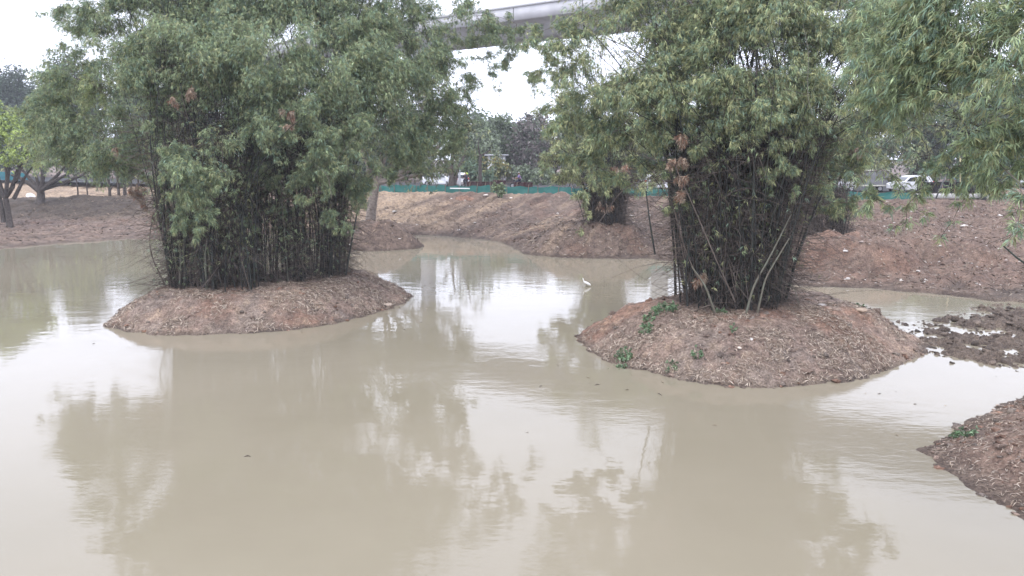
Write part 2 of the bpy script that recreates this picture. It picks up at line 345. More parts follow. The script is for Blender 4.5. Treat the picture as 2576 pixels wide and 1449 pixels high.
def bamboo(label, base_poly, zf, rows, n_culm, rng, group, leafL=.19, dens=240, pal=(GREEN, GREEN, BLUE, OLIVE), thick=1500, hgt=4.5, culm_r=.034, extra=None, dead=None, wid=.15, sprd=1.0, nl=6, low=0, br=16, clusters=None, twr=1.0, lean=0.6, inner=0, cull=.75):
    bp = np.array(base_poly); c = bp.mean(0); root = empty('bamboo_clump', (c[0], c[1], zf(c[0], c[1])), label, 'bamboo', group)
    L = px_lobes(rows); VS, TW = lobes(L, rng, leafL, dens, pal, nl, br=br, wid=wid, cull=cull)
    # culms
    pts = []
    while len(pts) < n_culm:
        if clusters and rng.random() < .85:
            k = clusters[rng.integers(0, len(clusters))]; p = np.array(k[:2])+rng.normal(size=2)*k[2]
        else: p = bp.min(0)+rng.random(2)*(bp.max(0)-bp.min(0))
        if sdf(np.array([p[0]]), np.array([p[1]]), bp)[0] > 0: pts.append(p)
    pts = np.array(pts); LC = np.array([l[:3] for l in L]); LR = np.array([l[3] for l in L]); big = LR > .45*LR.max()
    sm_c = LC[~big]; links = []
    for q in sm_c:
        dd_ = np.linalg.norm(LC-q, axis=1)+1e3*(LR < 1.15*LR[np.argmin(np.linalg.norm(LC-q, axis=1))])*0; up = np.where((LC[:, 2] > q[2]-.05) & (dd_ > 1e-6), dd_, 1e9); k = np.argmin(up); a_ = LC[k] if up[k] < 1e8 else LC[big][np.argmin(np.linalg.norm(LC[big]-q, axis=1))]
        links.append(bez(a_[None], ((a_+q)/2+np.array([0, 0, .12*np.linalg.norm(a_-q)]))[None], q[None], 6)[0])
    LC = LC[big]; LR = LR[big]
    C_all = []
    for p in pts:
        z0 = zf(p[0], p[1])-.1
        wgt = np.exp(-np.linalg.norm(LC[:, :2]-p, axis=1)/2.2)*(LC[:, 2]-z0 > 3)+1e-6; k = rng.choice(len(LC), p=wgt/wgt.sum())
        e = LC[k]+rng.normal(size=3)*LR[k]*.35; b0 = np.array([p[0], p[1], z0]); off = (p-c)
        m = np.array([p[0]+off[0]*.3*lean+rng.normal()*(.4 if lean < 1 else .55), p[1]+off[1]*.3*lean+rng.normal()*.45, z0+(e[2]-z0)*(.72 if lean < 2 else .6)])
        C_all.append(bez(b0[None], m[None], e[None], 15)[0])
    C_all = np.array(C_all); tt = np.linspace(0, 1, 15)
    if inner:
        kk = rng.integers(0, len(C_all), inner); X_ = C_all[kk]+(rng.normal(size=(inner, 1, 3))*np.array([.35, .35, 0]))*(.6+tt[None, :, None]*1.6)
        v, f = tubes(X_, culm_r*rng.uniform(.35, .9, (inner, 1))*(1-.7*tt)[None], 4); tag(npmesh('culm', v, f, M_culm, root, smooth=True), kind='stuff')
    for i, Cv in enumerate(C_all):
        rr = culm_r*rng.uniform(.65, 1.15)*(1-.75*tt)*np.where(np.arange(15) % 2, 1.0, 1.12)
        v, f = tubes(Cv[None], rr[None], 5); npmesh('culm', v, f, M_culmpale if rng.random() < .07 else M_culm, root, smooth=True)
    # twigs in the crown
    parts = [tubes(c_, np.linspace(.011, .004, 6)[None]*np.ones((len(c_), 1))*(leafL/.19)*twr, 3) for c_, r in TW]
    if links: parts.append(tubes(np.array(links), np.linspace(.012, .006, 6)[None]*np.ones((len(links), 1))*twr, 4))
    # dry thicket between and around the culms
    n = thick; ci = rng.integers(0, len(C_all), n); ti = rng.random(n)**1.2*min(1, hgt/7); fi = ti*14; i0 = fi.astype(int); fr = (fi-i0)[:, None]
    p0 = C_all[ci, i0]*(1-fr)+C_all[ci, np.minimum(i0+1, 14)]*fr
    outw = p0-np.array([c[0], c[1], 0]); outw[:, 2] = 0; outw = norm(outw)
    d = norm(rng.normal(size=(n, 3))*np.array([1, 1, .55])+outw*.55+np.array([0, 0, .1])); ln = rng.gamma(2.2, .28, (n, 1))*sprd+.15
    p2 = p0+d*ln; p2[:, 2] -= ln[:, 0]*rng.uniform(-.15, .45, n); p1 = (p0+p2)/2+rng.normal(size=(n, 3))*ln*.14+np.array([0, 0, .08])
    parts.append(tubes(bez(p0, p1, p2, 5), np.linspace(1.0, .5, 5)[None]*rng.uniform(.0055, .0125, (n, 1))*twr, 3))
    v, f, _ = mtubes(parts); npmesh('twigs', v, f, M_twig, root)
    if low:                                  # sparse leaf fans among the culms
        n = low; ci = rng.integers(0, len(C_all), n); ti = rng.uniform(.12, .6, n); k = (ti*14).astype(int)
        p = C_all[ci, k]+rng.normal(size=(n, 3))*.3
        VS.append(fan(p, rng.normal(size=(n, 3))*.6+np.array([0, 0, -.7]), nl, leafL, rng, pal, wid))
    V, F, T = merge(VS); npmesh('foliage', V, F, M_leaf, root, tint=T)
    if dead is not None and len(dead):
        VS, TW = lobes(px_lobes(dead), rng, leafL*1.05, dens*.8, (DEAD, DEAD*.8, DEAD*1.2, RUST*.8), 6, wid=wid, down=1.3)
        V, F, T = merge(VS); npmesh('dead_leaves', V, F, M_litter, root, tint=T)
    if extra:                                # individual bent stems (px path at a distance, radius, material)
        for path, r0, mt in extra:
            P = np.array([dp(*q) for q in path]); t = np.linspace(0, len(P)-1, 16); i = np.minimum(t.astype(int), len(P)-2); fr = (t-i)[:, None]
            Cv = P[i]*(1-fr)+P[i+1]*fr
            for _ in range(2): Cv[1:-1] = (Cv[:-2]+Cv[1:-1]*2+Cv[2:])/4
            v, f = tubes(Cv[None], np.linspace(r0, r0*.55, 16)[None], 5); npmesh('bent_stem', v, f, mt, root, smooth=True)
    return root
GI = 'bamboo clumps standing on the pond islands and banks'

# --- left clump
YP = (OLIVE*1.15, np.array((.26, .31, .13)), GREEN*1.3)
bL = G([(425, 716), (430, 735), (560, 735), (700, 728), (860, 705), (885, 688), (800, 676), (600, 690), (480, 700)], .95)
clL = [(*gp(620, 712, .95)[:2], .5), (*gp(680, 708, .95)[:2], .5), (*gp(460, 722, .95)[:2], .3), (*gp(500, 715, .95)[:2], .7), (*gp(545, 722, .95)[:2], .45), (*gp(800, 696, .95)[:2], .75), (*gp(740, 705, .95)[:2], .5), (*gp(850, 694, .95)[:2], .35)]
rowsL = [(250, 60, 33, 1.5, .6), (400, -20, 33, 2.1), (560, -80, 33, 2.5), (750, -60, 33, 2.5), (920, 0, 34, 2.1), (1060, 50, 35, 1.5, .6), (1130, 10, 36, 1.1, .45), (990, -60, 34, 1.6, .5),
         (210, 190, 33, 1.5), (340, 170, 31, 1.9), (520, 120, 30, 2.1), (700, 150, 30, 2.1), (880, 170, 31, 2.0), (1030, 190, 34, 1.8), (1110, 250, 36, 1.3),
         (150, 320, 34.5, 1.35), (270, 330, 33, 1.5), (420, 300, 31, 1.4), (600, 290, 31, 1.3), (760, 270, 30, 1.4), (940, 310, 33, 1.6), (1070, 340, 36, 1.5), (1140, 330, 37, .9),
         (470, 430, 28.3, .85, 1.5), (440, 390, 28.6, .6, 1.3), (480, 500, 28.2, .6, 1.4), (520, 545, 28.2, .42, 1.3), (560, 430, 28.5, .6, 1.3), (540, 360, 29, .8), (800, 400, 29.5, .75), (830, 480, 29.8, .4), (870, 380, 30, .7),
         (130, 380, 36, .9), (330, 400, 36, .8, .6), (1040, 410, 38, 1.1, .7), (180, 415, 37, .6, .6), (390, 450, 33, .7, .5), (1120, 390, 37, .8, .6), (100, 320, 36, .7, .6), (190, 390, 35, 1.0),
         (500, -230, 33, 2.3), (700, -260, 33, 2.3), (880, -200, 34, 2.1), (340, -160, 33, 1.8, .8), (190, -70, 34, 1.1, .35), (160, 60, 34, .8, .25), (600, 400, 33, 1.5), (720, 380, 34, 1.5), (860, 430, 33, 1.2),
         (950, 430, 32, .8, .8), (640, 520, 33, 1., .5), (640, 480, 33, .7, .4),
         (170, 260, 35, 1.6), (120, 290, 36, 1.1), (125, 350, 36, 1.0), (200, 360, 35, 1.6), (300, 390, 34, 1.5), (400, 380, 33, 1.4), (250, 400, 36, 1., .9), (350, 420, 35, .8, .7), (420, 460, 31, .7, .7), (150, 400, 37, .6, .7),
         (460, 560, 28.6, .5, .9), (520, 470, 28.3, .7, 1.2), (560, 360, 29, .9), (680, 330, 29.5, 1.2), (860, 330, 30, 1.2), (780, 450, 30.5, .8), (640, 430, 31, 1.1, .9), (700, 520, 32, .9, .6), (840, 540, 30.5, .5, .6), (900, 480, 32, .9, .7),
         (1010, 370, 35, 1.4), (960, 200, 32, 1.7), (1100, 140, 36, 1.3, .8), (1150, 380, 38, .9, .7), (1080, 430, 38, .7, .6), (1000, 440, 36, .7, .6), (1160, 200, 37, .9, .35), (300, 0, 33, 1.3, .5), (560, 50, 32, 1.8), (430, 110, 32, 1.6), (540, 230, 31, 1.4), (590, 200, 31, 1.2), (480, 200, 31, 1.2), (430, 200, 33, 1.5), (660, 250, 32, 1.5),
         (700, 30, 32.5, 1.6), (960, 70, 33, 1.2), (1010, 90, 33.5, 1.2), (900, 90, 32, 1.4), (1060, 110, 34, 1.1, .8), (400, 60, 32, 1.4), (300, 110, 33, 1.3), (520, -20, 33, 1.5), (640, 130, 32, 1.4), (800, 60, 33, 1.5), (150, 140, 34, 1., .35), (140, 10, 34, .9, .25), (95, 290, 36.5, 1.0, .7, YP), (75, 350, 37, .9, .7, YP), (130, 330, 35.5, 1., .8, YP), (180, 240, 34.5, 1., .7, YP), (90, 400, 37, .7, .6, YP), (250, 220, 33, 1., .6, YP), (1200, 40, 36, 1.1, .25), (1080, -30, 36, 1.2, .35), (1230, 150, 37, .8, .2), (1180, 110, 37, .8, .3), (1260, 220, 37, .5, .2), (1180, 260, 37, .8, .5), (1220, 90, 37, 1.0, .45), (1290, 130, 37.5, .9, .35), (1210, 200, 37, .9, .45), (1300, 60, 37.5, .8, .3), (1340, 200, 38, .8, .3), (800, 370, 29.3, .6), (500, 580, 28.4, .4, .9), (450, 500, 28.6, .6, 1.), (830, 430, 29.3, .6, .8), (760, 500, 29.4, .35, .8), (600, 470, 29.5, .5, .6), (630, 560, 31, .5, .5), (860, 560, 30.5, .5, .5)]
exL = [([(415, 718, 30), (382, 650, 30), (375, 600, 30), (385, 540, 30.2)], .03, M_twig),
       ([(505, 728, 29.3), (560, 660, 29.5), (585, 590, 30)], .025, M_twig),
       ([(870, 692, 32), (882, 620, 32), (905, 500, 32.4), (920, 440, 33)], .04, M_culm),
       ([(835, 500, 29), (825, 440, 29), (790, 410, 29), (720, 375, 29.5)], .014, M_culmpale),
       ([(452, 725, 30), (455, 640, 30), (440, 560, 30), (430, 470, 30)], .04, M_culmpale),
       ([(520, 730, 29.5), (515, 640, 29.5), (530, 560, 30)], .04, M_culmpale),
       ([(845, 405, 29.5), (905, 330, 29.6), (1010, 290, 30)], .012, M_culmpale),
       ([(600, 690, 31), (680, 560, 31), (740, 480, 31)], .018, M_twig)]
ROOT_L = bamboo('big wide bamboo clump with dark stems on the long left island', bL, lambda x, y: iz(hL, x, y), rowsL, 95, np.random.default_rng(3), GI,
       dens=2150, leafL=.14, thick=10500, sprd=1.35, inner=190, wid=.14, clusters=clL, extra=exL, low=8000, pal=(GREEN, GREEN, BLUE, OLIVE*.9, GREEN*1.25),
       dead=[(475, 235, 28.6, .28, .6), (440, 250, 28.7, .2, .6), (720, 290, 28.6, .28, .6), (730, 320, 28.6, .2, .6), (290, 380, 31, .2, .5), (350, 500, 31.5, .6, .5), (400, 540, 31.5, .5, .4)])

# --- right clump
bR = G([(1745, 778), (1765, 792), (1850, 797), (1950, 785), (1975, 768), (1950, 752), (1790, 750), (1742, 758)], 1.15)
clR = [(*gp(1855, 775, 1.15)[:2], .5), (*gp(1915, 768, 1.15)[:2], .4), (*gp(1800, 772, 1.15)[:2], .4)]
rowsR = [(1430, 110, 26, 1.1, .5), (1560, 60, 26, 1.6), (1750, 30, 25, 1.8), (1950, 10, 24, 1.8), (2150, 40, 25, 1.6), (1330, 90, 28, .8, .3), (1390, 180, 27, .8, .45),
         (1490, 230, 26, 1.2), (1620, 200, 25, 1.35), (1780, 170, 24, 1.35), (1950, 170, 23.5, 1.35), (2100, 200, 24.5, 1.35), (2220, 180, 25, 1.1),
         (1540, 340, 26, 1.0), (1660, 330, 25, 1.0), (1800, 300, 24, .9), (2000, 300, 24, 1.0), (2120, 340, 25, .9), (2110, 450, 25.5, .55, .8), (1900, 290, 23.3, .9), (1950, 370, 23.5, .6), (1930, 440, 23.6, .3),
         (1460, 400, 27, .7, .8), (1620, 420, 26, .6, .7), (1700, 420, 25, .5, .6), (2080, 520, 25.5, .45, .6), (1810, 420, 24, .5, .5), (2180, 300, 25, .8),
         (1600, -120, 26, 1.9), (1800, -150, 25, 2.0), (2000, -150, 25, 1.9), (2200, -80, 25.5, 1.5), (2330, 60, 26, 1.1, .8), (2250, 150, 27, 1.0), (1850, 400, 26, 1.0), (2000, 430, 26, .9), (1740, 460, 26.5, .8, .6), (2050, 400, 26, .9), (1800, 520, 26, .9, .5), (1950, 540, 26, .8, .5),
         (1440, 300, 26.5, .9, .8), (1400, 240, 27, .7, .6), (1500, 420, 26.5, .7, .7), (1560, 450, 26.5, .6, .7), (1450, 170, 26, 1.), (1650, 100, 25, 1.4), (1860, 90, 24, 1.4), (2050, 100, 24.5, 1.4), (2240, 60, 25.5, 1.3), (2300, 250, 27, .9, .8), (2220, 300, 26, .8, .8),
         (2150, 430, 25.5, .6, .9), (2130, 510, 25.3, .45, .8), (2060, 470, 25, .6), (2160, 380, 25.5, .7), (1690, 250, 24.5, 1.1), (1850, 220, 23.4, 1.1), (2010, 220, 23.6, 1.1), (1880, 350, 23.4, .6), (1980, 420, 23.6, .35), (2000, 480, 23.8, .25), (1750, 390, 24, .5, .8), (1700, 520, 25, .4, .5), (1900, 480, 25, .9, .6), (1850, 600, 26, .8, .35)]
exR = [([(1700, 745, 27), (1697, 640, 27), (1688, 540, 27), (1680, 440, 27)], .055, M_culm),
       ([(1975, 760, 25), (2005, 640, 25), (2045, 540, 25.3), (2090, 440, 25.5)], .055, M_culm),
       ([(1800, 790, 23.6), (1775, 720, 23.6), (1740, 670, 23.7)], .045, M_culmpale),
       ([(1877, 788, 23.4), (1895, 720, 23.4), (1940, 640, 23.6), (1990, 540, 24)], .04, M_culmpale),
       ([(1905, 788, 23.4), (1925, 700, 23.4), (1985, 600, 23.6)], .038, M_culmpale),
       ([(1770, 735, 24), (1720, 620, 24), (1695, 520, 24), (1660, 440, 24)], .022, M_twig),
       ([(1850, 760, 23.2), (1800, 650, 23.2), (1745, 520, 23.3), (1690, 400, 23.5)], .024, M_twig),
       ([(1740, 785, 23.8), (1790, 765, 23.8), (1830, 790, 23.9)], .03, M_twig),
       ([(1730, 770, 24), (1725, 690, 24), (1735, 600, 24)], .04, M_culm),
       ([(2010, 770, 24.3), (1998, 720, 24.4), (1960, 705, 24.5)], .014, M_culmpale),
       ([(1648, 640, 25), (1635, 560, 25), (1625, 480, 25)], .035, M_culm),
       ([(2045, 290, 22.6), (2030, 240, 22.6), (2035, 130, 22.7), (2020, 60, 23)], .012, M_culmpale),
       ([(1500, 570, 26), (1570, 470, 26), (1700, 430, 25.5)], .016, M_twig)]
ROOT_R = bamboo('dense V-shaped bamboo clump on the round right island', bR, lambda x, y: iz(hR, x, y), rowsR, 98, np.random.default_rng(4), GI,
       dens=2200, leafL=.145, thick=12000, sprd=1.25, inner=190, wid=.14, clusters=clR, extra=exR, low=2600, pal=(GREEN*1.05, OLIVE, BLUE, OLIVE*1.2, GREEN*1.2), culm_r=.042, lean=1.9, hgt=5,
       dead=[(1715, 350, 23.6, .22, .8), (1705, 410, 23.5, .25, 1.), (1715, 450, 23.5, .2, 1.), (1712, 490, 23.5, .2, 1.), (2150, 380, 25, .25, .4), (1760, 700, 24, .3, .6)])

# --- bamboo on the far bank
def poly_at(x, y, Y, r, n=8):
    c = dp(x, y, Y); return [(c[0]+r*math.cos(k*2*PI/n), c[1]+r*.7*math.sin(k*2*PI/n)) for k in range(n)]
bamboo('pale green bamboo clump drooping over the far bank, seen behind the right clump', poly_at(1525, 565, 51, 1.3), gz,
       [(1450, 250, 51, 1.9, .8), (1570, 230, 52, 2.2), (1680, 250, 53, 2.0), (1400, 350, 50, 1.3, .8), (1500, 340, 50, 1.7), (1620, 350, 51, 1.8), (1430, 440, 49.5, 1.1), (1460, 500, 49, .7), (1475, 545, 48.7, .4, .8), (1545, 430, 50.5, 1.5), (1640, 440, 51, 1.2, .8), (1530, 500, 51, .8, .6),
        (1500, 130, 52, 1.8, .7), (1370, 290, 50, .9, .5), (1390, 400, 50, 1.1, .9), (1410, 450, 49.6, .8, .8), (1450, 380, 50, 1.5), (1560, 330, 50.5, 1.8), (1600, 450, 50.5, 1.2, .9), (1510, 460, 50, 1.1), (1460, 580, 48.6, .25, .9)], 34, np.random.default_rng(5), GI, leafL=.26, dens=260, pal=(GREEN*1.15, OLIVE*1.1, OLIVE), thick=3500, br=9, wid=.17, inner=60, hgt=4,
       culm_r=.04, twr=1.6, dead=[(1560, 420, 49.5, .8, .5), (1520, 520, 49.8, .6, .5)])
bamboo('dark bushy bamboo clump on the red far bank, seen right of the right clump', poly_at(2075, 556, 50, 1.3), gz,
       [(2040, 420, 50, 1.5), (2110, 430, 50, 1.4), (2000, 480, 50, 1.1), (2080, 500, 49.5, 1.1), (2130, 500, 49.5, .8), (2140, 540, 49.3, .4), (2060, 340, 51, 1.7), (2050, 250, 51, 1.6)], 24, np.random.default_rng(6), GI,
       leafL=.26, dens=260, pal=(GREEN*.85, OLIVE*.8), thick=2500, br=9, wid=.17, inner=40, hgt=4, culm_r=.04, twr=1.8)

# --- bamboo overhanging from the near right bank, its base outside the frame
rowsN = [(2260, 90, 12.5, .9), (2400, 40, 11.5, .95), (2530, 90, 10.5, .85), (2350, 200, 11.8, .8), (2480, 230, 11, .75), (2580, 300, 10.5, .6), (2260, 250, 12.6, .65), (2380, 320, 12, .5, .8), (2500, 370, 11, .45, .7),
         (2230, 360, 12.8, .38, .35), (2300, 400, 12.5, .35, .35), (2440, 420, 11.8, .33, .5), (2560, 430, 10.8, .3, .6), (2200, 430, 13, .2, .35), (2270, 470, 12.6, .16, .35), (2350, 470, 12.4, .2, .5), (2280, 520, 12.5, .1, .7),
         (2200, 500, 13, .16, .9), (2330, 540, 12.5, .1, .6), (2365, 600, 12.4, .06, 1.), (2250, 570, 12.5, .06, 1), (2420, 510, 12.2, .12, .5), (2480, 470, 11.5, .2, .5), (2290, -60, 12.5, .9), (2480, -90, 11.5, 1.0), (2620, 150, 10, .8), (2680, -50, 10, 1.),
         (2540, 600, 9.6, .08, 1.5), (2560, 570, 9.8, .12, 1.), (2180, 150, 13.2, .6, .8), (2570, 500, 10.2, .14, .7), (2300, 320, 12.4, .45), (2420, 150, 11.5, .6), (2440, 320, 11.6, .5), (2550, 200, 10.5, .6), (2340, 120, 12, .7), (2200, 250, 13.1, .5), (2210, 60, 13.2, .6), (2180, 340, 13.3, .35), (2340, 390, 12.3, .3, .35), (2500, 300, 11, .5), (2230, 430, 12.8, .25, .35), (2160, 440, 13.3, .2, .8), (2400, 470, 12, .15, .7), (2530, 470, 11, .2, .7), (2310, 490, 12.4, .14, .8), (2170, 530, 13.2, .12, .8), (2560, 530, 10.4, .1, .7), (2330, 440, 12.3, .28, .35), (2430, 390, 11.7, .35, .6), (2500, 430, 11.2, .28, .6), (2200, 390, 13, .32, .35), (2385, 420, 12, .2, .6), (2180, 480, 13.1, .2, .7), (2550, 350, 10.6, .4, .6), (2280, 560, 12.6, .08, .8), (2240, 520, 12.8, .1, .8), (2395, 560, 12.3, .06, .8), (2440, 480, 12, .12, .6)]
exN = [([(2620, 690, 9.4), (2560, 650, 9.5), (2520, 615, 9.6)], .016, M_culm), ([(2620, 560, 9.6), (2520, 600, 9.7), (2440, 630, 9.9)], .006, M_twig),
       ([(2575, 470, 10), (2500, 400, 11), (2400, 280, 12), (2280, 140, 12.5)], .012, M_culmpale), ([(2620, 250, 10), (2480, 150, 11), (2330, 80, 12)], .015, M_culm)]
bamboo('large-leaved bamboo overhanging from the near right bank, cut by the right edge', [(12.0, 9.6), (13.6, 9.6), (13.6, 11.6), (12.3, 11.4)], gz, rowsN, 26, np.random.default_rng(8), GI,
       leafL=.12, dens=1700, pal=(BLUE*1.15, GREEN*1.25, OLIVE*.95, GREEN*1.3), thick=150, nl=7, extra=exN, wid=.12, br=22, culm_r=.03, sprd=.4, twr=.55)

# ------------------------------------------------------------------ broad-leaved trees
def tree(name, label, cat, base, limbs, crowns, rng, trunk_r=.2, barkm=M_bark, leafL=.28, dens=26, pal=(GREEN,), wid=.45, group=None, trunk_h=None, nl=6, squash=.85, jit=.16, bare=0, twr=.02):
    z0 = gz(base[0], base[1])-.15; root = empty(name, (base[0], base[1], z0), label, cat, group)
    CR = px_lobes(crowns)
    cc = np.array([c[:3] for c in CR]); top = cc.mean(0)
    fork = np.array([base[0]+(top[0]-base[0])*.15, base[1], z0+(trunk_h or (top[2]-z0)*.4)])
    b0 = np.array([base[0], base[1], z0]); parts = []
    k = 9; Cv = bez(b0[None], ((b0+fork)/2+rng.normal(size=3)*.12*[1, 1, 0])[None], fork[None], k); parts.append(tubes(Cv, (trunk_r*np.interp(np.linspace(0, 1, k), [0, .08, .3, 1], [1.45, 1.12, 1, .8]))[None], 9))
    for c in CR:
        e = np.array(c[:3]); m = (fork+e)/2+np.array([(e[0]-fork[0])*.2, 0, -(e[2]-fork[2])*.08])+rng.normal(size=3)*.2
        parts.append(tubes(bez(fork[None], m[None], e[None], 8), (trunk_r*np.linspace(.55, .16, 8))[None], 6))
    for lm in limbs:
        P = np.array([dp(*q) for q in lm[0]]); parts.append(tubes(P[None], np.linspace(lm[1], lm[1]*.5, len(P))[None], 6))
    v, f, _ = mtubes(parts); npmesh('trunk', v, f, barkm, root, smooth=True)
    VS, TW = lobes(CR, rng, leafL, dens, pal, nl, br=7, squash=squash, jit=jit, wid=wid, down=.25)
    v, f, _ = mtubes([tubes(c_, np.linspace(twr, twr*.4, 6)[None]*np.ones((len(c_), 1)), 3) for c_, r in TW]); npmesh('branches', v, f, barkm, root)
    if not bare: V, F, T = merge(VS); npmesh('crown', V, F, M_leaf, root, tint=T)
    return root
YG = np.array((.34, .42, .12)); DG = np.array((.06, .085, .055)); MG = np.array((.13, .165, .09)); GG = np.array((.23, .27, .19)); BRT = np.array((.27, .235, .215)); YEL = np.array((.30, .26, .10))
b = gp(25, 568, .35)
tree('shade_tree', 'small tree with bright yellow-green layered crown at the left edge', 'tree', b[:2],
     [([(10, 560, b[1]), (0, 500, b[1]), (-30, 440, b[1])], .2), ([(35, 500, b[1]), (60, 450, b[1]), (85, 415, b[1])], .17)],
     [(-40, 350, b[1], 2.4), (-140, 340, b[1], 2.6), (-100, 280, b[1]+2, 2.4), (-30, 270, b[1]+2, 1.8), (20, 330, b[1]+1, 1.9), (60, 340, b[1], 1.3), (60, 385, b[1]-.5, 1.2), (10, 405, b[1]-1, 1.1, .8), (-60, 290, b[1]+1, 2.0), (35, 300, b[1]+2, 1.4, .8), (80, 350, b[1], .8)], np.random.default_rng(20), .26,
     pal=(YG, YG*.85, MG*1.4), leafL=.2, dens=190, trunk_h=2.6, squash=.42)
b = gp(100, 512, 1.5)
tree('shade_tree', 'dark-trunked tree with spreading limbs on the dark berm at left', 'tree', b[:2],
     [([(98, 480, b[1]), (75, 462, b[1]), (50, 448, b[1]), (30, 440, b[1])], .28), ([(105, 478, b[1]), (130, 460, b[1]), (165, 440, b[1])], .24), ([(100, 480, b[1]), (90, 440, b[1])], .25)],
     [(100, 400, b[1], 2.4), (180, 395, b[1]+1, 2.2), (40, 400, b[1]+1, 2.), (140, 340, b[1]+2, 2.8), (240, 420, b[1]+1, 1.4, .6)], np.random.default_rng(21), .42, pal=(MG*1.2, OLIVE, YG*.7), leafL=.25, dens=30, trunk_h=1.5)
for i, (x, y, tx, ww) in enumerate([(195, 500, 190, .09), (222, 500, 208, .08), (276, 498, 268, .17), (300, 500, 292, .15), (316, 500, 318, .2), (334, 502, 325, .12), (352, 505, 350, .12)]):
    b = gp(x, y+4, 1.3)
    lab = ['thin leaning sapling trunk, leftmost of the row on the left berm', 'thin crooked sapling second from left in the row on the left berm', 'forked dark trunk in the sapling row on the left berm',
           'slim brown trunk right of the forked one on the left berm', 'thickest upright trunk in the sapling row on the left berm', 'slim trunk just right of the thickest one on the left berm', 'rightmost slim tree of the row on the left berm'][i]
    tree('sapling', lab, 'tree', b[:2], [([(x, y-15, b[1]), (x+10, y-35, b[1])], ww*.5)] if i == 2 else [], [(tx+8, 425, b[1], 1.4), (tx-12, 400, b[1]+1, 1.5), (tx+20, 385, b[1], 1.6)], np.random.default_rng(30+i), ww, pal=(MG, MG*.8, OLIVE*.8), leafL=.28, dens=22,
         trunk_h=2.6, group='saplings on the left berm')
b = gp(930, 560, 1.5)
tree('shade_tree', 'tree with thick pale grey trunk on the small mound behind the left bamboo', 'tree', b[:2],
     [([(935, 470, b[1]), (975, 430, b[1]), (1010, 380, b[1])], .2), ([(926, 470, b[1]), (925, 420, b[1])], .24)],
     [(960, 330, b[1], 2.6), (1060, 300, b[1]+1, 2.8), (1130, 340, b[1]+1, 1.7), (1000, 210, b[1]+1, 2.8), (1090, 200, b[1]+1, 2.2), (1140, 420, b[1], 1.1, .8), (880, 260, b[1]+2, 3.), (1060, 410, b[1], 1.7), (1160, 300, b[1], 1.1, .7)], np.random.default_rng(40), .36, M_barkpale,
     pal=(DG*1.3, MG*.8, OLIVE*.7), leafL=.26, dens=130, trunk_h=3.4, wid=.25)
GB = 'trees beyond the road'
def btree(x, y0, Y, w, top, lab, rng, pal, n=7, bare=0, dens=75, tr=.28, cx=0):
    m = FPX/Y; rows = []
    base = dp(x, 400+(CAMZ-2.7)*FPX/Y, Y); hh = y0-top
    for k in range(n):
        a = k/max(1, n-1); rr = w*(.30+.12*rng.random())/m; fx = (rng.random()-.5)*w*.75*(1-.45*abs(a-.4)*2)
        rows.append((x+cx+fx, top+rr*m*.75+(hh-rr*m*1.4)*(1-a), Y+rng.normal()*2, rr, rng.uniform(.6, 1.1)))
    return tree('tree', lab, 'tree', base[:2], [], rows, rng, tr, leafL=.42, dens=dens, pal=pal, group=GB, bare=bare, twr=.035, nl=6)
rb = np.random.default_rng(50)
BT = [(20, 430, 150, 190, 175, 'dark tall tree rising above the yellow-green tree at the left edge', (DG, DG*1.4), 10),
      (-90, 430, 150, 190, 170, 'dark tall tree cut by the left edge of the frame', (DG, DG*1.3), 12),
      (-250, 430, 140, 220, 190, 'dark tree just outside the left edge beyond the sand bank', (DG, MG*.8), 10),
      (170, 430, 140, 180, 165, 'dark tree beyond the left sand bank, behind the bamboo', (DG*1.2, MG*.8), 8),
      (330, 440, 135, 190, 165, 'mid-green tree beyond the left sand bank', (MG*.9, DG*1.4), 8),
      (500, 440, 130, 200, 165, 'broad green tree behind the middle of the left bamboo clump', (MG*.9, DG), 8),
      (680, 440, 125, 200, 240, 'dull green tree glimpsed through the left bamboo clump', (MG*.8, DG*1.3), 8),
      (850, 440, 120, 200, 250, 'dark tree behind the right half of the left bamboo clump', (DG*1.3, MG*.8), 8),
      (1010, 440, 118, 180, 270, 'shadowy tree behind the pale-trunked tree', (DG*1.5, MG*.8), 8),
      (1195, 455, 116, 120, 275, 'mid-green tree with forked trunk beyond the lamp post', (MG*1.3, GG), 10),
      (1262, 450, 122, 120, 290, 'greyish round-crowned tree in the gap between the bamboos', (GG*1.1, MG*1.4), 11),
      (1345, 450, 114, 120, 290, 'brownish thin-leaved tree in the gap beside the far bamboo', (BRT, BRT*.8, GG*.8), 10),
      (1450, 450, 118, 150, 270, 'grey-green tree behind the far bank bamboo', (GG, MG), 8),
      (1620, 450, 116, 170, 280, 'green tree behind the left side of the right clump', (MG, DG*1.3), 8),
      (1800, 450, 114, 180, 280, 'dark green tree directly behind the right clump', (DG*1.4, MG*.8), 8),
      (1980, 455, 112, 180, 290, 'mid-green tree behind the right edge of the right clump', (MG, GG*.8), 8),
      (2150, 455, 110, 180, 255, 'tree rising behind the grey mini truck', (MG*1.1, OLIVE), 8),
      (2300, 455, 108, 170, 195, 'fresh green tree behind the white car on the right', (MG*1.2, OLIVE*1.1), 8),
      (2440, 455, 106, 170, 195, 'dark green tree behind the grey post with the paper notice', (DG*1.3, MG), 8),
      (2570, 460, 106, 180, 195, 'tree behind the silver car at the right edge', (MG, DG*1.4), 8),
      (2720, 460, 106, 190, 195, 'tree just outside the right edge beyond the road', (MG, DG*1.4), 8)]
for (x, y0, Y, w, top, lab, pal, n) in BT: btree(x, y0, Y, w, top, lab, rb, pal, n)
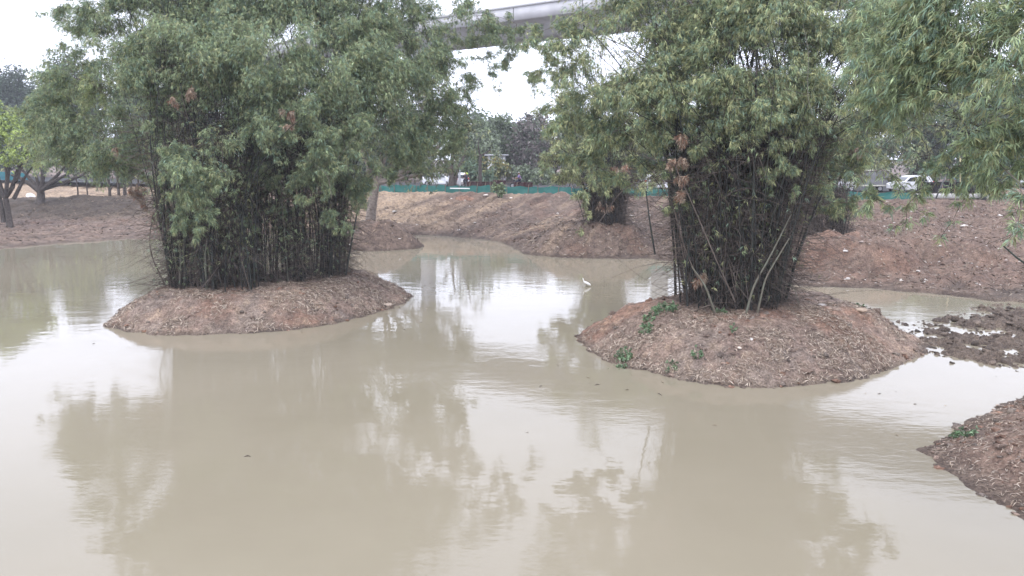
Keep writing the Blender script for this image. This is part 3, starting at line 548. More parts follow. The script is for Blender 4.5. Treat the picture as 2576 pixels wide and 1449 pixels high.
# near-road dark forked tree by the white car, and slim trunk to its right
b = dp(1138, 480, 78)
tree('roadside_tree', 'dark forked trunk beside the white hatchback behind the green net', 'tree', b[:2], [([(1143, 470, 78), (1150, 430, 78), (1162, 405, 78)], .2), ([(1135, 450, 78), (1132, 410, 78)], .18)],
     [(1140, 360, 79, 1.9, .5), (1180, 330, 80, 1.7, .5), (1110, 380, 79, 1.3, .5)], np.random.default_rng(60), .42, pal=(MG, OLIVE), leafL=.3, dens=30, trunk_h=1.6, wid=.3)
b = dp(1209, 475, 84)
tree('roadside_tree', 'slim straight trunk rising behind the maroon barrier', 'tree', b[:2], [], [(1205, 350, 84, 1.7, .6), (1235, 370, 85, 1.4, .6), (1180, 390, 84, 1.2, .5)], np.random.default_rng(61), .2, pal=(MG*1.1, GG), leafL=.32, dens=28, trunk_h=3.8)
# shrubs
def shrub(x, y, Y, r, lab, pal, rng, dens=70, leafL=.22, wid=.5, squash=.9, grp='shrubs along the road verge'):
    p = dp(x, y, Y); root = empty('shrub', (p[0], p[1], gz(p[0], p[1])), lab, 'shrub', grp)
    z0 = root.location[2]; rows = [(p[0]+rng.normal()*r*.35, p[1]+rng.normal()*r*.3, max(z0+r*.35, p[2])+rng.normal()*r*.2, r*rng.uniform(.5, .75)) for _ in range(4)]
    VS, TW = lobes(rows, rng, leafL, dens, pal, 6, br=8, squash=squash, jit=.18, wid=wid, down=.2)
    st = np.array([[p[0], p[1], z0-.05]]); parts = [tubes(bez(st, st+[[0, 0, .3*r]], np.array([q[:3]]), 5), np.linspace(.04, .015, 5)[None], 5) for q in rows]
    parts += [tubes(c_, np.linspace(.012, .005, 6)[None]*np.ones((len(c_), 1)), 3) for c_, _ in TW]
    v, f, _ = mtubes(parts); npmesh('stems', v, f, M_bark, root)
    V, F, T = merge(VS); npmesh('foliage', V, F, M_leaf, root, tint=T)
rs = np.random.default_rng(70)
shrub(1254, 480, 70.2, .85, 'round glossy green bush growing in front of the green net fence', (MG*1.2, GREEN*1.15), rs, 330, .16, grp=None)
for x, y, Y, r, lab, pal in [(1180, 430, 98, 1.9, 'leafy green shrub beside the yellow sign', (MG, BLUE)), (1245, 428, 100, 2.2, 'yellowish shrub in the middle of the road verge', (YEL*.75, OLIVE, MG)), (1225, 450, 97, 1.3, 'low blue-green shrub behind the maroon barrier', (BLUE, MG)),
                              (1310, 436, 98, 1.9, 'dull green shrub behind the rider in purple', (MG, GG)), (1365, 440, 96, 1.7, 'grey-green shrub near the far bank bamboo', (GG, MG)), (1100, 440, 99, 1.8, 'dark shrub left of the white hatchback', (DG*1.4, MG)),
                              (2340, 440, 92, 1.9, 'bright green shrub behind the white car', (MG*1.2, BLUE)), (2400, 446, 90, 1.6, 'green shrub behind the rider with the orange cap', (MG, BLUE)), (2450, 430, 92, 2.0, 'yellow-green shrub left of the grey post', (YG*.8, OLIVE, MG)), (2510, 440, 92, 1.8, 'dark green shrub right of the grey post', (MG, DG*1.5)),
                              (2180, 436, 94, 1.9, 'green shrub above the mini truck roof', (MG, OLIVE)), (2600, 440, 92, 1.9, 'green shrub behind the silver car', (MG, OLIVE))]:
    shrub(x, y, Y, r, lab, pal, rs, 85, .3)
for x, Y, lab in [(2490, 64, 'low pale-green weed bush at the foot of the grey post'), (2530, 64, 'low weed bush right of the grey post foot'), (2566, 63.5, 'low weed bush at the right edge on the bank top'), (2460, 64.5, 'small weed bush left of the grey post foot')]:
    shrub(x, 502, Y, .45, lab, (np.array((.14, .2, .13)), BLUE*1.4), rs, 150, .14, grp='weeds on the bank top')

# ------------------------------------------------------------------ road, fences, barriers
def sheet(name, pts, z, m):
    me = bpy.data.meshes.new(name); me.from_pydata([(x, y, z) for x, y in pts], [], [tuple(range(len(pts)))]); return tag(link(name, me, m), kind='structure')
M_asph = mat('asphalt', (.06, .06, .062), .9, noise=.3, nscale=2)
sheet('road', [(-90, 124), (-40, 96), (60, 72), (60, 88), (-40, 112), (-90, 142)], 2.86, M_asph)
def boxv(c, s, rz=0):
    x, y, z = (v/2 for v in s); V = np.array([(a*x, b_*y, d*z) for a in (-1, 1) for b_ in (-1, 1) for d in (-1, 1)])
    ca, sa = math.cos(rz), math.sin(rz); V = np.stack([V[:, 0]*ca-V[:, 1]*sa, V[:, 0]*sa+V[:, 1]*ca, V[:, 2]], 1)+np.array(c)
    return V, np.array([(0, 1, 3, 2), (4, 6, 7, 5), (0, 4, 5, 1), (2, 3, 7, 6), (0, 2, 6, 4), (1, 5, 7, 3)])
M_net = mat('green shade net', (.035, .16, .14), .8, .2, col2=(.07, .20, .18), nscale=1.4, transl=.3)
M_net2 = mat('blue shade net', (.02, .13, .17), .7, .3, col2=(.03, .2, .22), nscale=1, transl=.35)
M_wood = mat('weathered stake', (.22, .17, .13), .9, noise=.4, nscale=6)
M_white = mat('white paint', (.75, .75, .74), .5); M_pvc = mat('white pipe', (.8, .8, .78), .4)
def netfence(label, pts, hgt, rng, mt, spacing=1.55):
    P = np.array(pts, float); seg = np.linalg.norm(np.diff(P, axis=0), axis=1); cum = np.concatenate([[0], np.cumsum(seg)]); tot = cum[-1]
    root = empty('net_fence', (P[0, 0], P[0, 1], 2.8), label, 'fence'); s = np.arange(0, tot, .12)
    X = np.interp(s, cum, P[:, 0]); Y = np.interp(s, cum, P[:, 1])
    Z0 = ground_h(X, Y)[0]-.03; sag = np.abs(np.sin(s/spacing*PI)); top = Z0+hgt-.10*sag+fbm(s, s*0, .15, 3, 2)*.10
    rows = []
    for k, a in enumerate([0, .3, .6, .85, 1]):
        rows.append(np.stack([X, Y+fbm(s, s*0+k, .9, 3, 5)*.12*(1-a*.5), Z0+(top-Z0)*a], 1))
    V = np.array(rows); n = len(s); idx = np.arange(5*n).reshape(5, n); F = np.stack([idx[:-1, :-1], idx[:-1, 1:], idx[1:, 1:], idx[1:, :-1]], -1).reshape(-1, 4)
    npmesh('net', V, F, mt, root, smooth=True)
    for q in np.arange(.3, tot, spacing):
        q += rng.normal()*.15; x = np.interp(q, cum, P[:, 0]); y = np.interp(q, cum, P[:, 1])-.10; z = gz(x, y)
        tl = rng.normal(size=2)*.05; Cv = np.array([[(x, y, z-.2), (x+tl[0], y+tl[1], z+hgt*.6), (x+tl[0]*2, y+tl[1]*.5, z+hgt+rng.uniform(-.05, .22))]])
        v, f = tubes(Cv, np.full((1, 3), .035), 5); npmesh('stake', v, f, M_wood, root)
pc = [gp(x, y, 2.75)[:2]+np.array([0, 1.0]) for x, y in [(820, 484), (950, 487), (1130, 489), (1300, 491), (1500, 495), (1700, 499), (1900, 503), (2100, 506), (2310, 508)]]
rf = np.random.default_rng(80)
netfence('long sagging green shade-net fence on wooden stakes along the far bank top', pc, .78, rf, M_net)
netfence('dark blue-green net fence at the far left on the sand bank', [gp(x, y, 2.75)[:2]+np.array([0, 1.]) for x, y in [(-80, 454), (0, 455), (60, 456)]], 1.4, rf, M_net2, 2.5)
def cyl_between(name, p, q, r, m, parent=None, label=None, cat=None, sides=8, group=None):
    p = np.array(p, float); q = np.array(q, float); Cv = np.array([[p, p*.999+q*.001, (p+q)/2, q*.999+p*.001, q]]); v, f = tubes(Cv, np.array([[r*.02, r, r, r, r*.02]]), sides)
    o = npmesh(name, v, f, m, parent, smooth=False)
    if label: tag(o, label, cat, group)
    return o
a = dp(1132, 474, 70); c = dp(1182, 474.5, 70.3)
cyl_between('plastic_pipe', a, c, .05, M_pvc, label='white plastic pipe lying level across the green net', cat='pipe')
M_maroon = mat('maroon barrier sheet', (.07, .03, .03), .6, noise=.4, nscale=4); M_dark = mat('dark netting', (.025, .02, .022), .9, noise=.4, nscale=5)
def barrier(x0, x1, Y, ztop, h, lab, m, brace=True):
    p = dp(x0, 470, Y); q = dp(x1, 470, Y); L = q[0]-p[0]; root = empty('barrier', (p[0], Y, 2.86), lab, 'barrier', 'roadside barriers')
    n = max(2, int(L/.12)); xs = np.linspace(p[0], q[0], n); prof = Y+.04*np.sign(np.sin(xs*2*PI/.5)); zt = ztop-.04*np.abs(np.sin((xs-p[0])*1.3))
    V = np.concatenate([np.stack([xs, prof, np.full(n, ztop-h)], 1), np.stack([xs, prof, zt], 1)]); i = np.arange(n-1)
    npmesh('panel', V, np.stack([i, i+1, i+1+n, i+n], 1), m, root)
    v, f = boxv(((p[0]+q[0])/2, Y-.06, ztop), (L, .06, .06)); npmesh('top_rail', v, f, m, root)
    for x in np.arange(p[0]+.3, q[0], 1.9):
        v, f = tubes(np.array([[(x-.1, Y-.45, ztop-h-.1), (x, Y-.2, ztop-h*.4), (x+.08, Y-.1, ztop+.05)]]), np.full((1, 3), .035), 5); npmesh('post', v, f, M_wood, root)
for x0, x1, Y, zt, h, lab in [(1174, 1212, 77, 3.78, .95, 'maroon barrier sheet next to the white hatchback'), (1213, 1262, 77.3, 3.74, .9, 'maroon barrier sheet behind the glossy bush'), (1240, 1272, 78.6, 3.86, .95, 'maroon sheet standing slightly higher behind the glossy bush'),
                               (1292, 1340, 76.5, 3.72, .95, 'maroon barrier sheet below the rider in purple')]:
    barrier(x0, x1, Y, zt, h, lab, M_maroon)
for x0, x1, lab in [(2306, 2385, 'dark netting barrier right of the white car'), (2390, 2470, 'dark sagging netting barrier left of the grey post'), (2476, 2545, 'dark netting barrier low behind the earth heap at right')]:
    barrier(x0, x1, 70, 3.95 if x0 < 2400 else 3.9, .95, lab, M_dark)
# long concrete slab
M_conc = mat('concrete', (.5, .49, .47), .8, noise=.25, nscale=2); M_concd = mat('viaduct concrete', (.47, .465, .475), .85, col2=(.39, .385, .395), nscale=.6)
p = dp(2306, 494, 64.2); q = dp(2486, 497, 63.6); v, f = boxv(((p[0]+q[0])/2, 64.2, 3.0), (q[0]-p[0], 1.3, .32), .0); o = npmesh('concrete_slab', v, f, M_conc); tag(o, 'long low concrete slab on the bank top left of the grey post', 'slab')
bm = o.modifiers.new('b', 'BEVEL'); bm.width = .03
# earth heap behind slab right
def heap(x, Y, rx, ry, h, lab, c):
    p = dp(x, 490, Y); a, r = np.meshgrid(np.linspace(0, 2*PI, 60, endpoint=False), np.linspace(0, 1.1, 24)); X = p[0]+rx*r*np.cos(a); Yy = Y+ry*r*np.sin(a)
    z = ground_h(X, Yy)[0]-.12+(h+.12)*np.maximum(0, 1-r**1.6)+fbm(X, Yy, 2, 4, 77)*.12*(1.1-r); idx = np.arange(a.size).reshape(a.shape); nx = np.roll(idx, -1, 1)
    F = np.stack([idx[:-1], nx[:-1], nx[1:], idx[1:]], -1).reshape(-1, 4); o = npmesh('soil_heap', np.stack([X, Yy, z], -1), F, M_soil, tint=np.broadcast_to(c, (a.size, 3)), smooth=True); tag(o, lab, 'soil heap')
heap(2540, 67.5, 3.0, 1.6, .85, 'loose pinkish soil heap on the bank top below the silver car', BRN*1.25)
heap(1170, 70.3, 1.0, .5, .38, 'small brown soil heap at the foot of the green net', RED*1.1)
heap(1320, 69.5, 1.1, .5, .32, 'low crumbly soil heap by the net right of the bush', BRN*.9)
heap(1410, 69, 1.0, .5, .38, 'soil heap by the net behind the far bamboo leaves', BRN*.9)
# posts and signs
gx = dp(2474, 500, 63.2)
root = empty('post', (gx[0], 63.2, 2.7), 'grey concrete post with a small white paper notice on the bank top', 'post')
M_grey = mat('grey post', (.10, .10, .105), .8, noise=.3); cyl_between('shaft', (gx[0], 63.2, 2.6), (gx[0], 63.2, 5.0), .21, M_grey, root, sides=12)
v, f = boxv((gx[0], 63.2-.23, 4.0), (.42, .02, .36)); npmesh('paper_notice', v, f, mat('paper', (.62, .65, .75), .7), root)
p = dp(2413, 508, 62.5)
cyl_between('bamboo_pole', (p[0]+.1, 62.5, 2.6), (p[0]-.25, 62.5, 6.1), .055, mat('yellowed bamboo', (.42, .37, .22), .6, noise=.4, nscale=2), label='thin yellowed bamboo pole standing upright on the right bank top', cat='pole')
p = dp(2352, 508, 63); cyl_between('leaning_pipe', (p[0], 63, 2.7), (p[0]+1.15, 63.4, 5.4), .06, M_grey, label='dark pipe leaning to the right behind the slab', cat='pipe')
p = dp(1160, 485, 86); root = empty('lamp_post', (p[0], 86, 2.8), 'tall slender grey lamp post in front of the white hatchback', 'lamp post')
M_galv = mat('galvanised', (.45, .46, .48), .45, metal=.4)
v, f = tubes(np.array([[(p[0], 84, 2.6), (p[0]-.02, 84, 4.5), (p[0]-.1, 84, 8.5), (p[0]-.15, 84, 9.2), (p[0]+.4, 84, 9.6), (p[0]+1.2, 84, 9.7)]]), np.array([[.13, .11, .08, .07, .05, .04]]), 8); npmesh('pole', v, f, M_galv, root, smooth=True)
v, f = boxv((p[0]+1.45, 84, 9.68), (.6, .22, .1)); npmesh('lamp_head', v, f, M_galv, root)
p = dp(1172, 439, 88); root = empty('round_sign', (p[0], 88, 2.8), 'small round yellow-green sign on a thin pole right of the white hatchback', 'sign')
cyl_between('pole', (p[0], 88, 2.6), (p[0], 88, p[2]+.2), .03, M_galv, root); cyl_between('sign_disc', (p[0], 87.93, p[2]), (p[0], 87.97, p[2]), .27, mat('sign yellow', (.55, .70, .15), .5), root, sides=16)

# ------------------------------------------------------------------ vehicles
M_carw = mat('white car paint', (.72, .73, .76), .25, .5); M_silver = mat('silver car paint', (.62, .64, .67), .3, .5, metal=.2); M_glass = mat('car glass', (.03, .035, .04), .08, .6); M_tyre = mat('tyre', (.02, .02, .02), .9); M_rim = mat('rim', (.4, .4, .42), .35, metal=.6)
M_red = mat('tail lamp', (.5, .03, .02), .3); M_head = mat('head lamp', (.8, .8, .8), .15); M_plate = mat('plate', (.75, .75, .7), .5)
def extr(prof, wf):
    """side profile (x,z) list, wf(z) half width"""
    n = len(prof); V = [(x, s*wf(z)*k, z) for k, s in ((1, -1), (.93, -1), (.93, 1), (1, 1)) for x, z in prof]
    V = []
    for s, ins in ((-1, 0), (-.94, .03), (.94, .03), (1, 0)):
        for x, z in prof: V.append((x, s*wf(z), z+(ins if z > 1.2 else 0)))
    me = bpy.data.meshes.new('m'); F = [tuple(range(n))[::-1], tuple(range(3*n, 4*n))]
    for r in range(3):
        for i in range(n): j = (i+1) % n; F.append((r*n+i, r*n+j, (r+1)*n+j, (r+1)*n+i))
    me.from_pydata(V, [], F); me.update(); return me
def car(label, loc, rz, paint, sedan=False, truck=False):
    root = empty('car', loc, label, 'car', 'vehicles parked along the road', rz)
    if sedan: prof = [(-2.1, .35), (-2.15, .75), (-2.05, .98), (-1.5, 1.02), (-.95, 1.38), (-.1, 1.46), (.5, 1.38), (1.15, .98), (1.9, .82), (2.12, .62), (2.1, .33), (1.7, .25), (-1.7, .25)]
    else: prof = [(-1.75, .38), (-1.86, .7), (-1.83, 1.0), (-1.62, 1.42), (-1.3, 1.56), (.0, 1.58), (.45, 1.5), (1.05, 1.05), (1.7, .9), (1.86, .65), (1.84, .35), (1.5, .25), (-1.5, .25)]
    wf = lambda z: np.interp(z, [.25, .6, .95, 1.55], [.80, .86, .85, .60])
    o = link('body', extr(prof, wf), paint, root); m = o.modifiers.new('b', 'BEVEL'); m.width = .04; m.segments = 2
    glass = [[(-1.3, 1.04), (-1.15, 1.4), (-.35, 1.48), (-.35, 1.04)], [(-.28, 1.04), (-.28, 1.48), (.4, 1.4), (.85, 1.04)]] if not sedan else [[(-1.35, 1.04), (-.9, 1.33), (-.25, 1.4), (-.25, 1.04)], [(-.18, 1.04), (-.18, 1.4), (.45, 1.32), (.95, 1.02)]]
    for s in (-1, 1):
        for g in glass:
            V = [(x, s*(wf(z)+.012), z) for x, z in g]; V += [(x, s*(wf(z)-.02), z) for x, z in g]
            me = bpy.data.meshes.new('side_window'); me.from_pydata(V, [], [(0, 1, 2, 3), (7, 6, 5, 4), (0, 4, 5, 1), (1, 5, 6, 2), (2, 6, 7, 3), (3, 7, 4, 0)]); link('side_window', me, M_glass, root)
    xs = (-1.845, -1.65) if not sedan else (-1.5, -1.0); zs = (1.04, 1.38) if not sedan else (1.06, 1.36)
    V = [(xs[0]-.02, -.66, zs[0]), (xs[0]-.02, .66, zs[0]), (xs[1]-.03, .54, zs[1]), (xs[1]-.03, -.54, zs[1])]; V += [(x+.04, y, z) for x, y, z in V]
    me = bpy.data.meshes.new('rear_window'); me.from_pydata(V, [], [(0, 1, 2, 3), (7, 6, 5, 4), (0, 4, 5, 1), (1, 5, 6, 2), (2, 6, 7, 3), (3, 7, 4, 0)]); link('rear_window', me, M_glass, root)
    fr = ((.52, 1.44), (1.02, 1.09)); V = [(fr[0][0], -.58, fr[0][1]+.03), (fr[0][0], .58, fr[0][1]+.03), (fr[1][0]+.03, .74, fr[1][1]), (fr[1][0]+.03, -.74, fr[1][1])]; V += [(x-.05, y, z-.03) for x, y, z in V]
    me = bpy.data.meshes.new('windscreen'); me.from_pydata(V, [], [(0, 1, 2, 3), (7, 6, 5, 4), (0, 4, 5, 1), (1, 5, 6, 2), (2, 6, 7, 3), (3, 7, 4, 0)]); link('windscreen', me, M_glass, root)
    xr = -1.85 if not sedan else -2.1
    for s in (-1, 1):
        v, f = boxv((xr, s*.68, .95 if not sedan else .82), (.12, .26, .2)); npmesh('tail_light', v, f, M_red, root, world=False)
        v, f = boxv((1.78 if not sedan else 1.98, s*.62, .74 if not sedan else .7), (.22, .34, .14)); npmesh('headlight', v, f, M_head, root, world=False)
        for x in (-1.25, 1.25):
            w = wheel(root, (x, s*.78, .31), .31, .2)
    v, f = boxv((xr-.03, 0, .62), (.03, .5, .12)); npmesh('number_plate', v, f, M_plate, root, world=False)
    return root
def wheel(root, c, r, w, axis_y=True):
    a = np.linspace(0, 2*PI, 20, endpoint=False); prof = [(r*.62, -.5), (r*.95, -.5), (r, -.3), (r, .3), (r*.95, .5), (r*.62, .5)]
    V = np.array([[(rr*math.cos(t), h*w, rr*math.sin(t)) for rr, h in prof] for t in a]); idx = np.arange(120).reshape(20, 6); nx = np.roll(idx, -1, 0)
    F = np.stack([idx[:, :-1], nx[:, :-1], nx[:, 1:], idx[:, 1:]], -1).reshape(-1, 4)
    t_ = npmesh('wheel', V, F, M_tyre, root, world=False); t_.location = c
    v = [(r*.63*math.cos(t), s*w*.4, r*.63*math.sin(t)) for s in (-1, 1) for t in a]; me = bpy.data.meshes.new('rim')
    me.from_pydata(v, [], [tuple(range(20)), tuple(range(39, 19, -1))]+[(i, (i+1) % 20, 20+(i+1) % 20, 20+i) for i in range(20)]); o = link('rim', me, M_rim, t_)
    return t_
p = dp(1150, 465, 89); car('white hatchback seen from behind, with red tail lamps, beside the forked trunk', (p[0], 89, 2.87), PI/2+.38, M_carw)
p = dp(1100, 465, 90); car('white car half hidden by leaves left of the forked trunk', (p[0], 91, 2.87), .1, M_carw)
p = dp(1632, 465, 84); car('white car glimpsed through the left edge of the right clump', (p[0], 80, 2.87), .5, M_carw)
p = dp(2268, 470, 76); car('white car parked behind the green net right of the mini truck', (p[0], 74.5, 2.87), PI+.1, M_carw)
p = dp(2586, 470, 80); car('silver saloon with its nose entering at the right edge', (p[0], 78, 3.1), PI+.12, M_silver, sedan=True)
# mini truck
p = dp(2180, 470, 76); rt = empty('mini_truck', (p[0], 76.5, 2.87), 'grey box-bodied mini truck with a pale roof edge behind the net', 'truck', None, PI-.05)
M_box = mat('grey tarpaulin box', (.19, .19, .2), .7, noise=.3, nscale=2); M_cream = mat('cream paint', (.6, .58, .5), .5)
o = link('cargo_box', extr([(-1.9, .65), (-1.9, 2.0), (1.0, 2.0), (1.0, .65)], lambda z: .85), M_box, rt)
v, f = boxv((-.45, 0, 2.04), (3.0, 1.78, .07)); npmesh('roof_edge', v, f, M_cream, rt, world=False)
v, f = boxv((-.45, 0, .58), (2.95, 1.74, .13)); npmesh('bed_rail', v, f, M_cream, rt, world=False)
o = link('cab', extr([(1.05, .35), (1.05, 1.75), (1.75, 1.72), (2.15, 1.1), (2.25, .7), (2.25, .35)], lambda z: np.interp(z, [.3, 1.1, 1.8], [.78, .78, .68])), M_carw, rt); o.modifiers.new('b', 'BEVEL').width = .04
for s in (-1, 1):
    V = [(1.2, s*.79, 1.12), (1.2, s*.72, 1.6), (1.7, s*.72, 1.58), (2.0, s*.79, 1.12)]; V += [(a_, b_*.96, c_) for a_, b_, c_ in V]
    me = bpy.data.meshes.new('side_window'); me.from_pydata(V, [], [(0, 1, 2, 3), (7, 6, 5, 4), (0, 4, 5, 1), (1, 5, 6, 2), (2, 6, 7, 3), (3, 7, 4, 0)]); link('side_window', me, M_glass, rt)
    for x in (-1.2, 1.5): wheel(rt, (x, s*.72, .3), .3, .18)

# ------------------------------------------------------------------ riders
def skin(name, pts, edges, rad, m, parent=None, sub=2):
    me = bpy.data.meshes.new(name); me.from_pydata([tuple(map(float, p)) for p in pts], edges, []); o = link(name, me, m, parent)
    sk = o.modifiers.new('skin', 'SKIN'); sk.use_smooth_shade = True
    for v, r in zip(me.skin_vertices[0].data, rad): v.radius = (r, r) if np.isscalar(r) else r
    me.skin_vertices[0].data[0].use_root = True
    o.modifiers.new('s', 'SUBSURF').levels = sub; o.modifiers['s'].render_levels = sub; return o
M_skin = mat('skin', (.22, .12, .08), .6)
def rider(label, bikelabel, loc, rz, shirt, trous, head, headname):
    b = empty('motorcycle', loc, bikelabel, 'motorcycle', 'motorcycles on the road', rz)
    wheel(b, (-.62, 0, .3), .3, .1); wheel(b, (.62, 0, .3), .3, .1)
    md = mat('bike metal', (.03, .03, .035), .4)
    skin('frame', [(0, 0, .45), (.35, 0, .75), (.5, 0, .95), (.62, 0, .3), (-.3, 0, .7), (-.62, 0, .3)], [(0, 1), (1, 2), (2, 3), (0, 4), (0, 5)], [.12, .1, .05, .03, .08, .03], md, b)
    v, f = tubes(np.array([[(.42, -.35, 1.02), (.5, 0, .98), (.42, .35, 1.02)]]), np.full((1, 3), .02), 6); npmesh('handlebar', v, f, md, b, world=False)
    v, f = boxv((-.25, 0, .80), (.7, .24, .09)); npmesh('seat', v, f, M_tyre, b, world=False)
    p = empty('person', loc, label, 'person', None, rz)
    V = [(-.2, 0, .92), (-.17, 0, 1.15), (-.1, 0, 1.38), (-.07, 0, 1.5), (-.03, 0, 1.62), (-.02, 0, 1.70), (-.1, .18, 1.4), (.08, .27, 1.15), (.38, .3, 1.05), (-.1, -.18, 1.4), (.08, -.27, 1.15), (.38, -.3, 1.05),
         (-.15, .12, .88), (.2, .17, .82), (.05, .17, .42), (.17, .17, .36), (-.15, -.12, .88), (.2, -.17, .82), (.05, -.17, .42), (.17, -.17, .36)]
    E = [(0, 1), (1, 2), (2, 3), (3, 4), (4, 5), (2, 6), (6, 7), (7, 8), (2, 9), (9, 10), (10, 11), (0, 12), (12, 13), (13, 14), (14, 15), (0, 16), (16, 17), (17, 18), (18, 19)]
    rd = [.14, .15, .16, .06, .09, .08, .07, .055, .04, .07, .055, .04, .1, .08, .055, .04, .1, .08, .055, .04]
    skin('body', V, E, rd, M_skin, p)
    skin('shirt', [V[i] for i in (0, 1, 2, 6, 7, 9, 10)], [(0, 1), (1, 2), (2, 3), (3, 4), (2, 5), (5, 6)], [.16, .17, .18, .1, .08, .1, .08], shirt, p)
    skin('trousers', [V[i] for i in (0, 12, 13, 14, 16, 17, 18)], [(0, 1), (1, 2), (2, 3), (0, 4), (4, 5), (5, 6)], [.16, .12, .1, .07, .12, .1, .07], trous, p)
    skin(headname, [(-.04, 0, 1.66), (-.03, 0, 1.74)], [(0, 1)], [.125, .12], head, p)
navy = mat('navy cloth', (.02, .022, .04), .9); purple = mat('purple cloth', (.2, .16, .3), .9); teal = mat('checked blue cloth', (.12, .25, .32), .9, col2=(.35, .45, .5), nscale=20)
p = dp(1171, 470, 85.5); rider('person in dark clothes on a motorcycle in front of the white hatchback', 'dark motorcycle in front of the white hatchback', (p[0], 86, 2.87), PI/2+.3, navy, navy, mat('black helmet', (.02, .02, .02), .3), 'helmet')
p = dp(1304, 470, 84); rider('person in a purple top and pale helmet riding behind the maroon barrier', 'motorcycle hidden behind the maroon barrier right of the bush', (p[0], 84, 2.87), PI, purple, navy, mat('pale helmet', (.6, .6, .62), .3), 'helmet')
p = dp(2394, 470, 76); rider('person in a blue checked shirt and orange cap behind the dark netting', 'motorcycle behind the dark netting barrier at right', (p[0], 76, 2.87), PI, teal, navy, mat('orange cap', (.6, .2, .06), .8), 'cap')

# ------------------------------------------------------------------ distant building, viaduct
M_wall = mat('pale wall', (.55, .55, .56), .8, noise=.12, nscale=.5)
p0 = dp(1226, 400, 110); p1 = dp(1272, 400, 110); root = empty('building', ((p0[0]+p1[0])/2, 110, 2.7), 'pale colonnaded building glimpsed between the trees beyond the road', 'building')
root.scale = (1, 1, .72); w_ = p1[0]-p0[0]; v, f = boxv((0, 3.2, 2.6), (w_, 5, 5.2)); npmesh('wall', v, f, M_wall, root, world=False)
v, f = boxv((0, 2.4, 5.35), (w_+.8, 7.2, .3)); npmesh('roof', v, f, M_wall, root, world=False)
for k in range(9):
    x = -w_/2+.3+k*(w_-.6)/8; v, f = boxv((x, -.6, 2.6), (.35, .35, 5.2)); npmesh('column', v, f, M_white, root, world=False)
for k in range(8):
    x = -w_/2+.3+(k+.5)*(w_-.6)/8; v, f = boxv((x, .68, 1.8), (.55, .06, 2.2)); npmesh('window', v, f, M_glass, root, world=False)
# viaduct: deck line from far left to near right
A = np.array([-15.0, 113.5]); Bv = np.array([7.1, 97.5]); dv = (Bv-A)/np.linalg.norm(Bv-A); nv = np.array([-dv[1], dv[0]])
root = empty('viaduct', (A[0], A[1], 2.7), 'elevated grey concrete viaduct crossing above the trees', 'viaduct')
sec = [(-5.2, 23.75), (-5.2, 22.3), (-4.9, 22.25), (-2.8, 21.9), (-2.2, 20.8), (2.2, 20.8), (2.8, 21.9), (4.9, 22.25), (5.2, 22.3), (5.2, 23.75), (4.95, 23.75), (4.95, 22.6), (-4.95, 22.6), (-4.95, 23.75)]
vc = lambda t: A+dv*t+np.array([.25, 1.])*(min(0, t+8)**2)*.011
ts = np.arange(-168, 120, 8.); ns = len(sec); V = []
for t in ts:
    c = vc(t)
    for o_, z in sec: V.append((c[0]-nv[0]*-o_, c[1]+nv[1]*o_, z))
F = []
for i in range(len(ts)-1):
    for k in range(ns): j = (k+1) % ns; F.append((i*ns+k, (i+1)*ns+k, (i+1)*ns+j, i*ns+j))
npmesh('deck', V, np.array(F), M_concd, root)
V = []; F = []                                # parapet coping lip
cop = [(-5.32, 23.76), (-5.32, 24.04), (-4.85, 24.04), (-4.85, 23.76)]
for t in ts:
    c = vc(t)
    for o_, z in cop: V.append((c[0]+nv[0]*o_, c[1]+nv[1]*o_, z))
for i in range(len(ts)-1):
    for k in range(4): j = (k+1) % 4; F.append((i*4+k, (i+1)*4+k, (i+1)*4+j, i*4+j))
npmesh('parapet_coping', V, np.array(F), mat('light coping', (.46, .46, .46), .8), root)
ang = math.atan2(dv[1], dv[0])
for t in np.arange(-6, 40, 9.5):
    c = vc(t)-nv*5.21*(1 if nv[1] > 0 else -1); v, f = boxv((c[0], c[1], 23.02), (.09, .03, 1.36), ang); npmesh('joint', v, f, mat('joint', (.10, .10, .10), .9), root)
for t in (-150, -112, -74, -34, 3.5, 40, 78):
    c = vc(t); v, f = boxv((c[0], c[1], 11.), (1.5, 1.5, 16.8), ang); npmesh('pier', v, f, M_concd, root)
    v, f = boxv((c[0], c[1], 20.05), (2.6, 5.6, 1.5), ang); npmesh('pier_cap', v, f, M_concd, root)

# ------------------------------------------------------------------ egret
p = gp(1475, 721, 0); root = empty('egret', (p[0], p[1], 0), 'small white egret wading in the open water between the two islands', 'bird', None, 0)
M_wf = mat('white feathers', (.85, .84, .82), .7)
skin('body', [(.02, 0, .17), (.13, 0, .115), (.21, 0, .06), (-.07, 0, .215), (-.13, 0, .25), (-.125, 0, .30), (-.15, 0, .345), (-.16, 0, .385), (-.19, 0, .385)],
     [(0, 1), (1, 2), (0, 3), (3, 4), (4, 5), (5, 6), (6, 7), (7, 8)], [.062, .05, .02, .045, .026, .02, .019, .028, .018], M_wf, root)
v, f = tubes(np.array([[(-.20, 0, .385), (-.25, 0, .378), (-.30, 0, .37)]]), np.array([[.012, .008, .002]]), 6); npmesh('bill', v, f, M_tyre, root, world=False)
for s in (-.025, .025):
    v, f = tubes(np.array([[(.02, s, .13), (.0, s, .02), (.01, s, -.12)]]), np.full((1, 3), .009), 5); npmesh('leg', v, f, M_tyre, root, world=False)

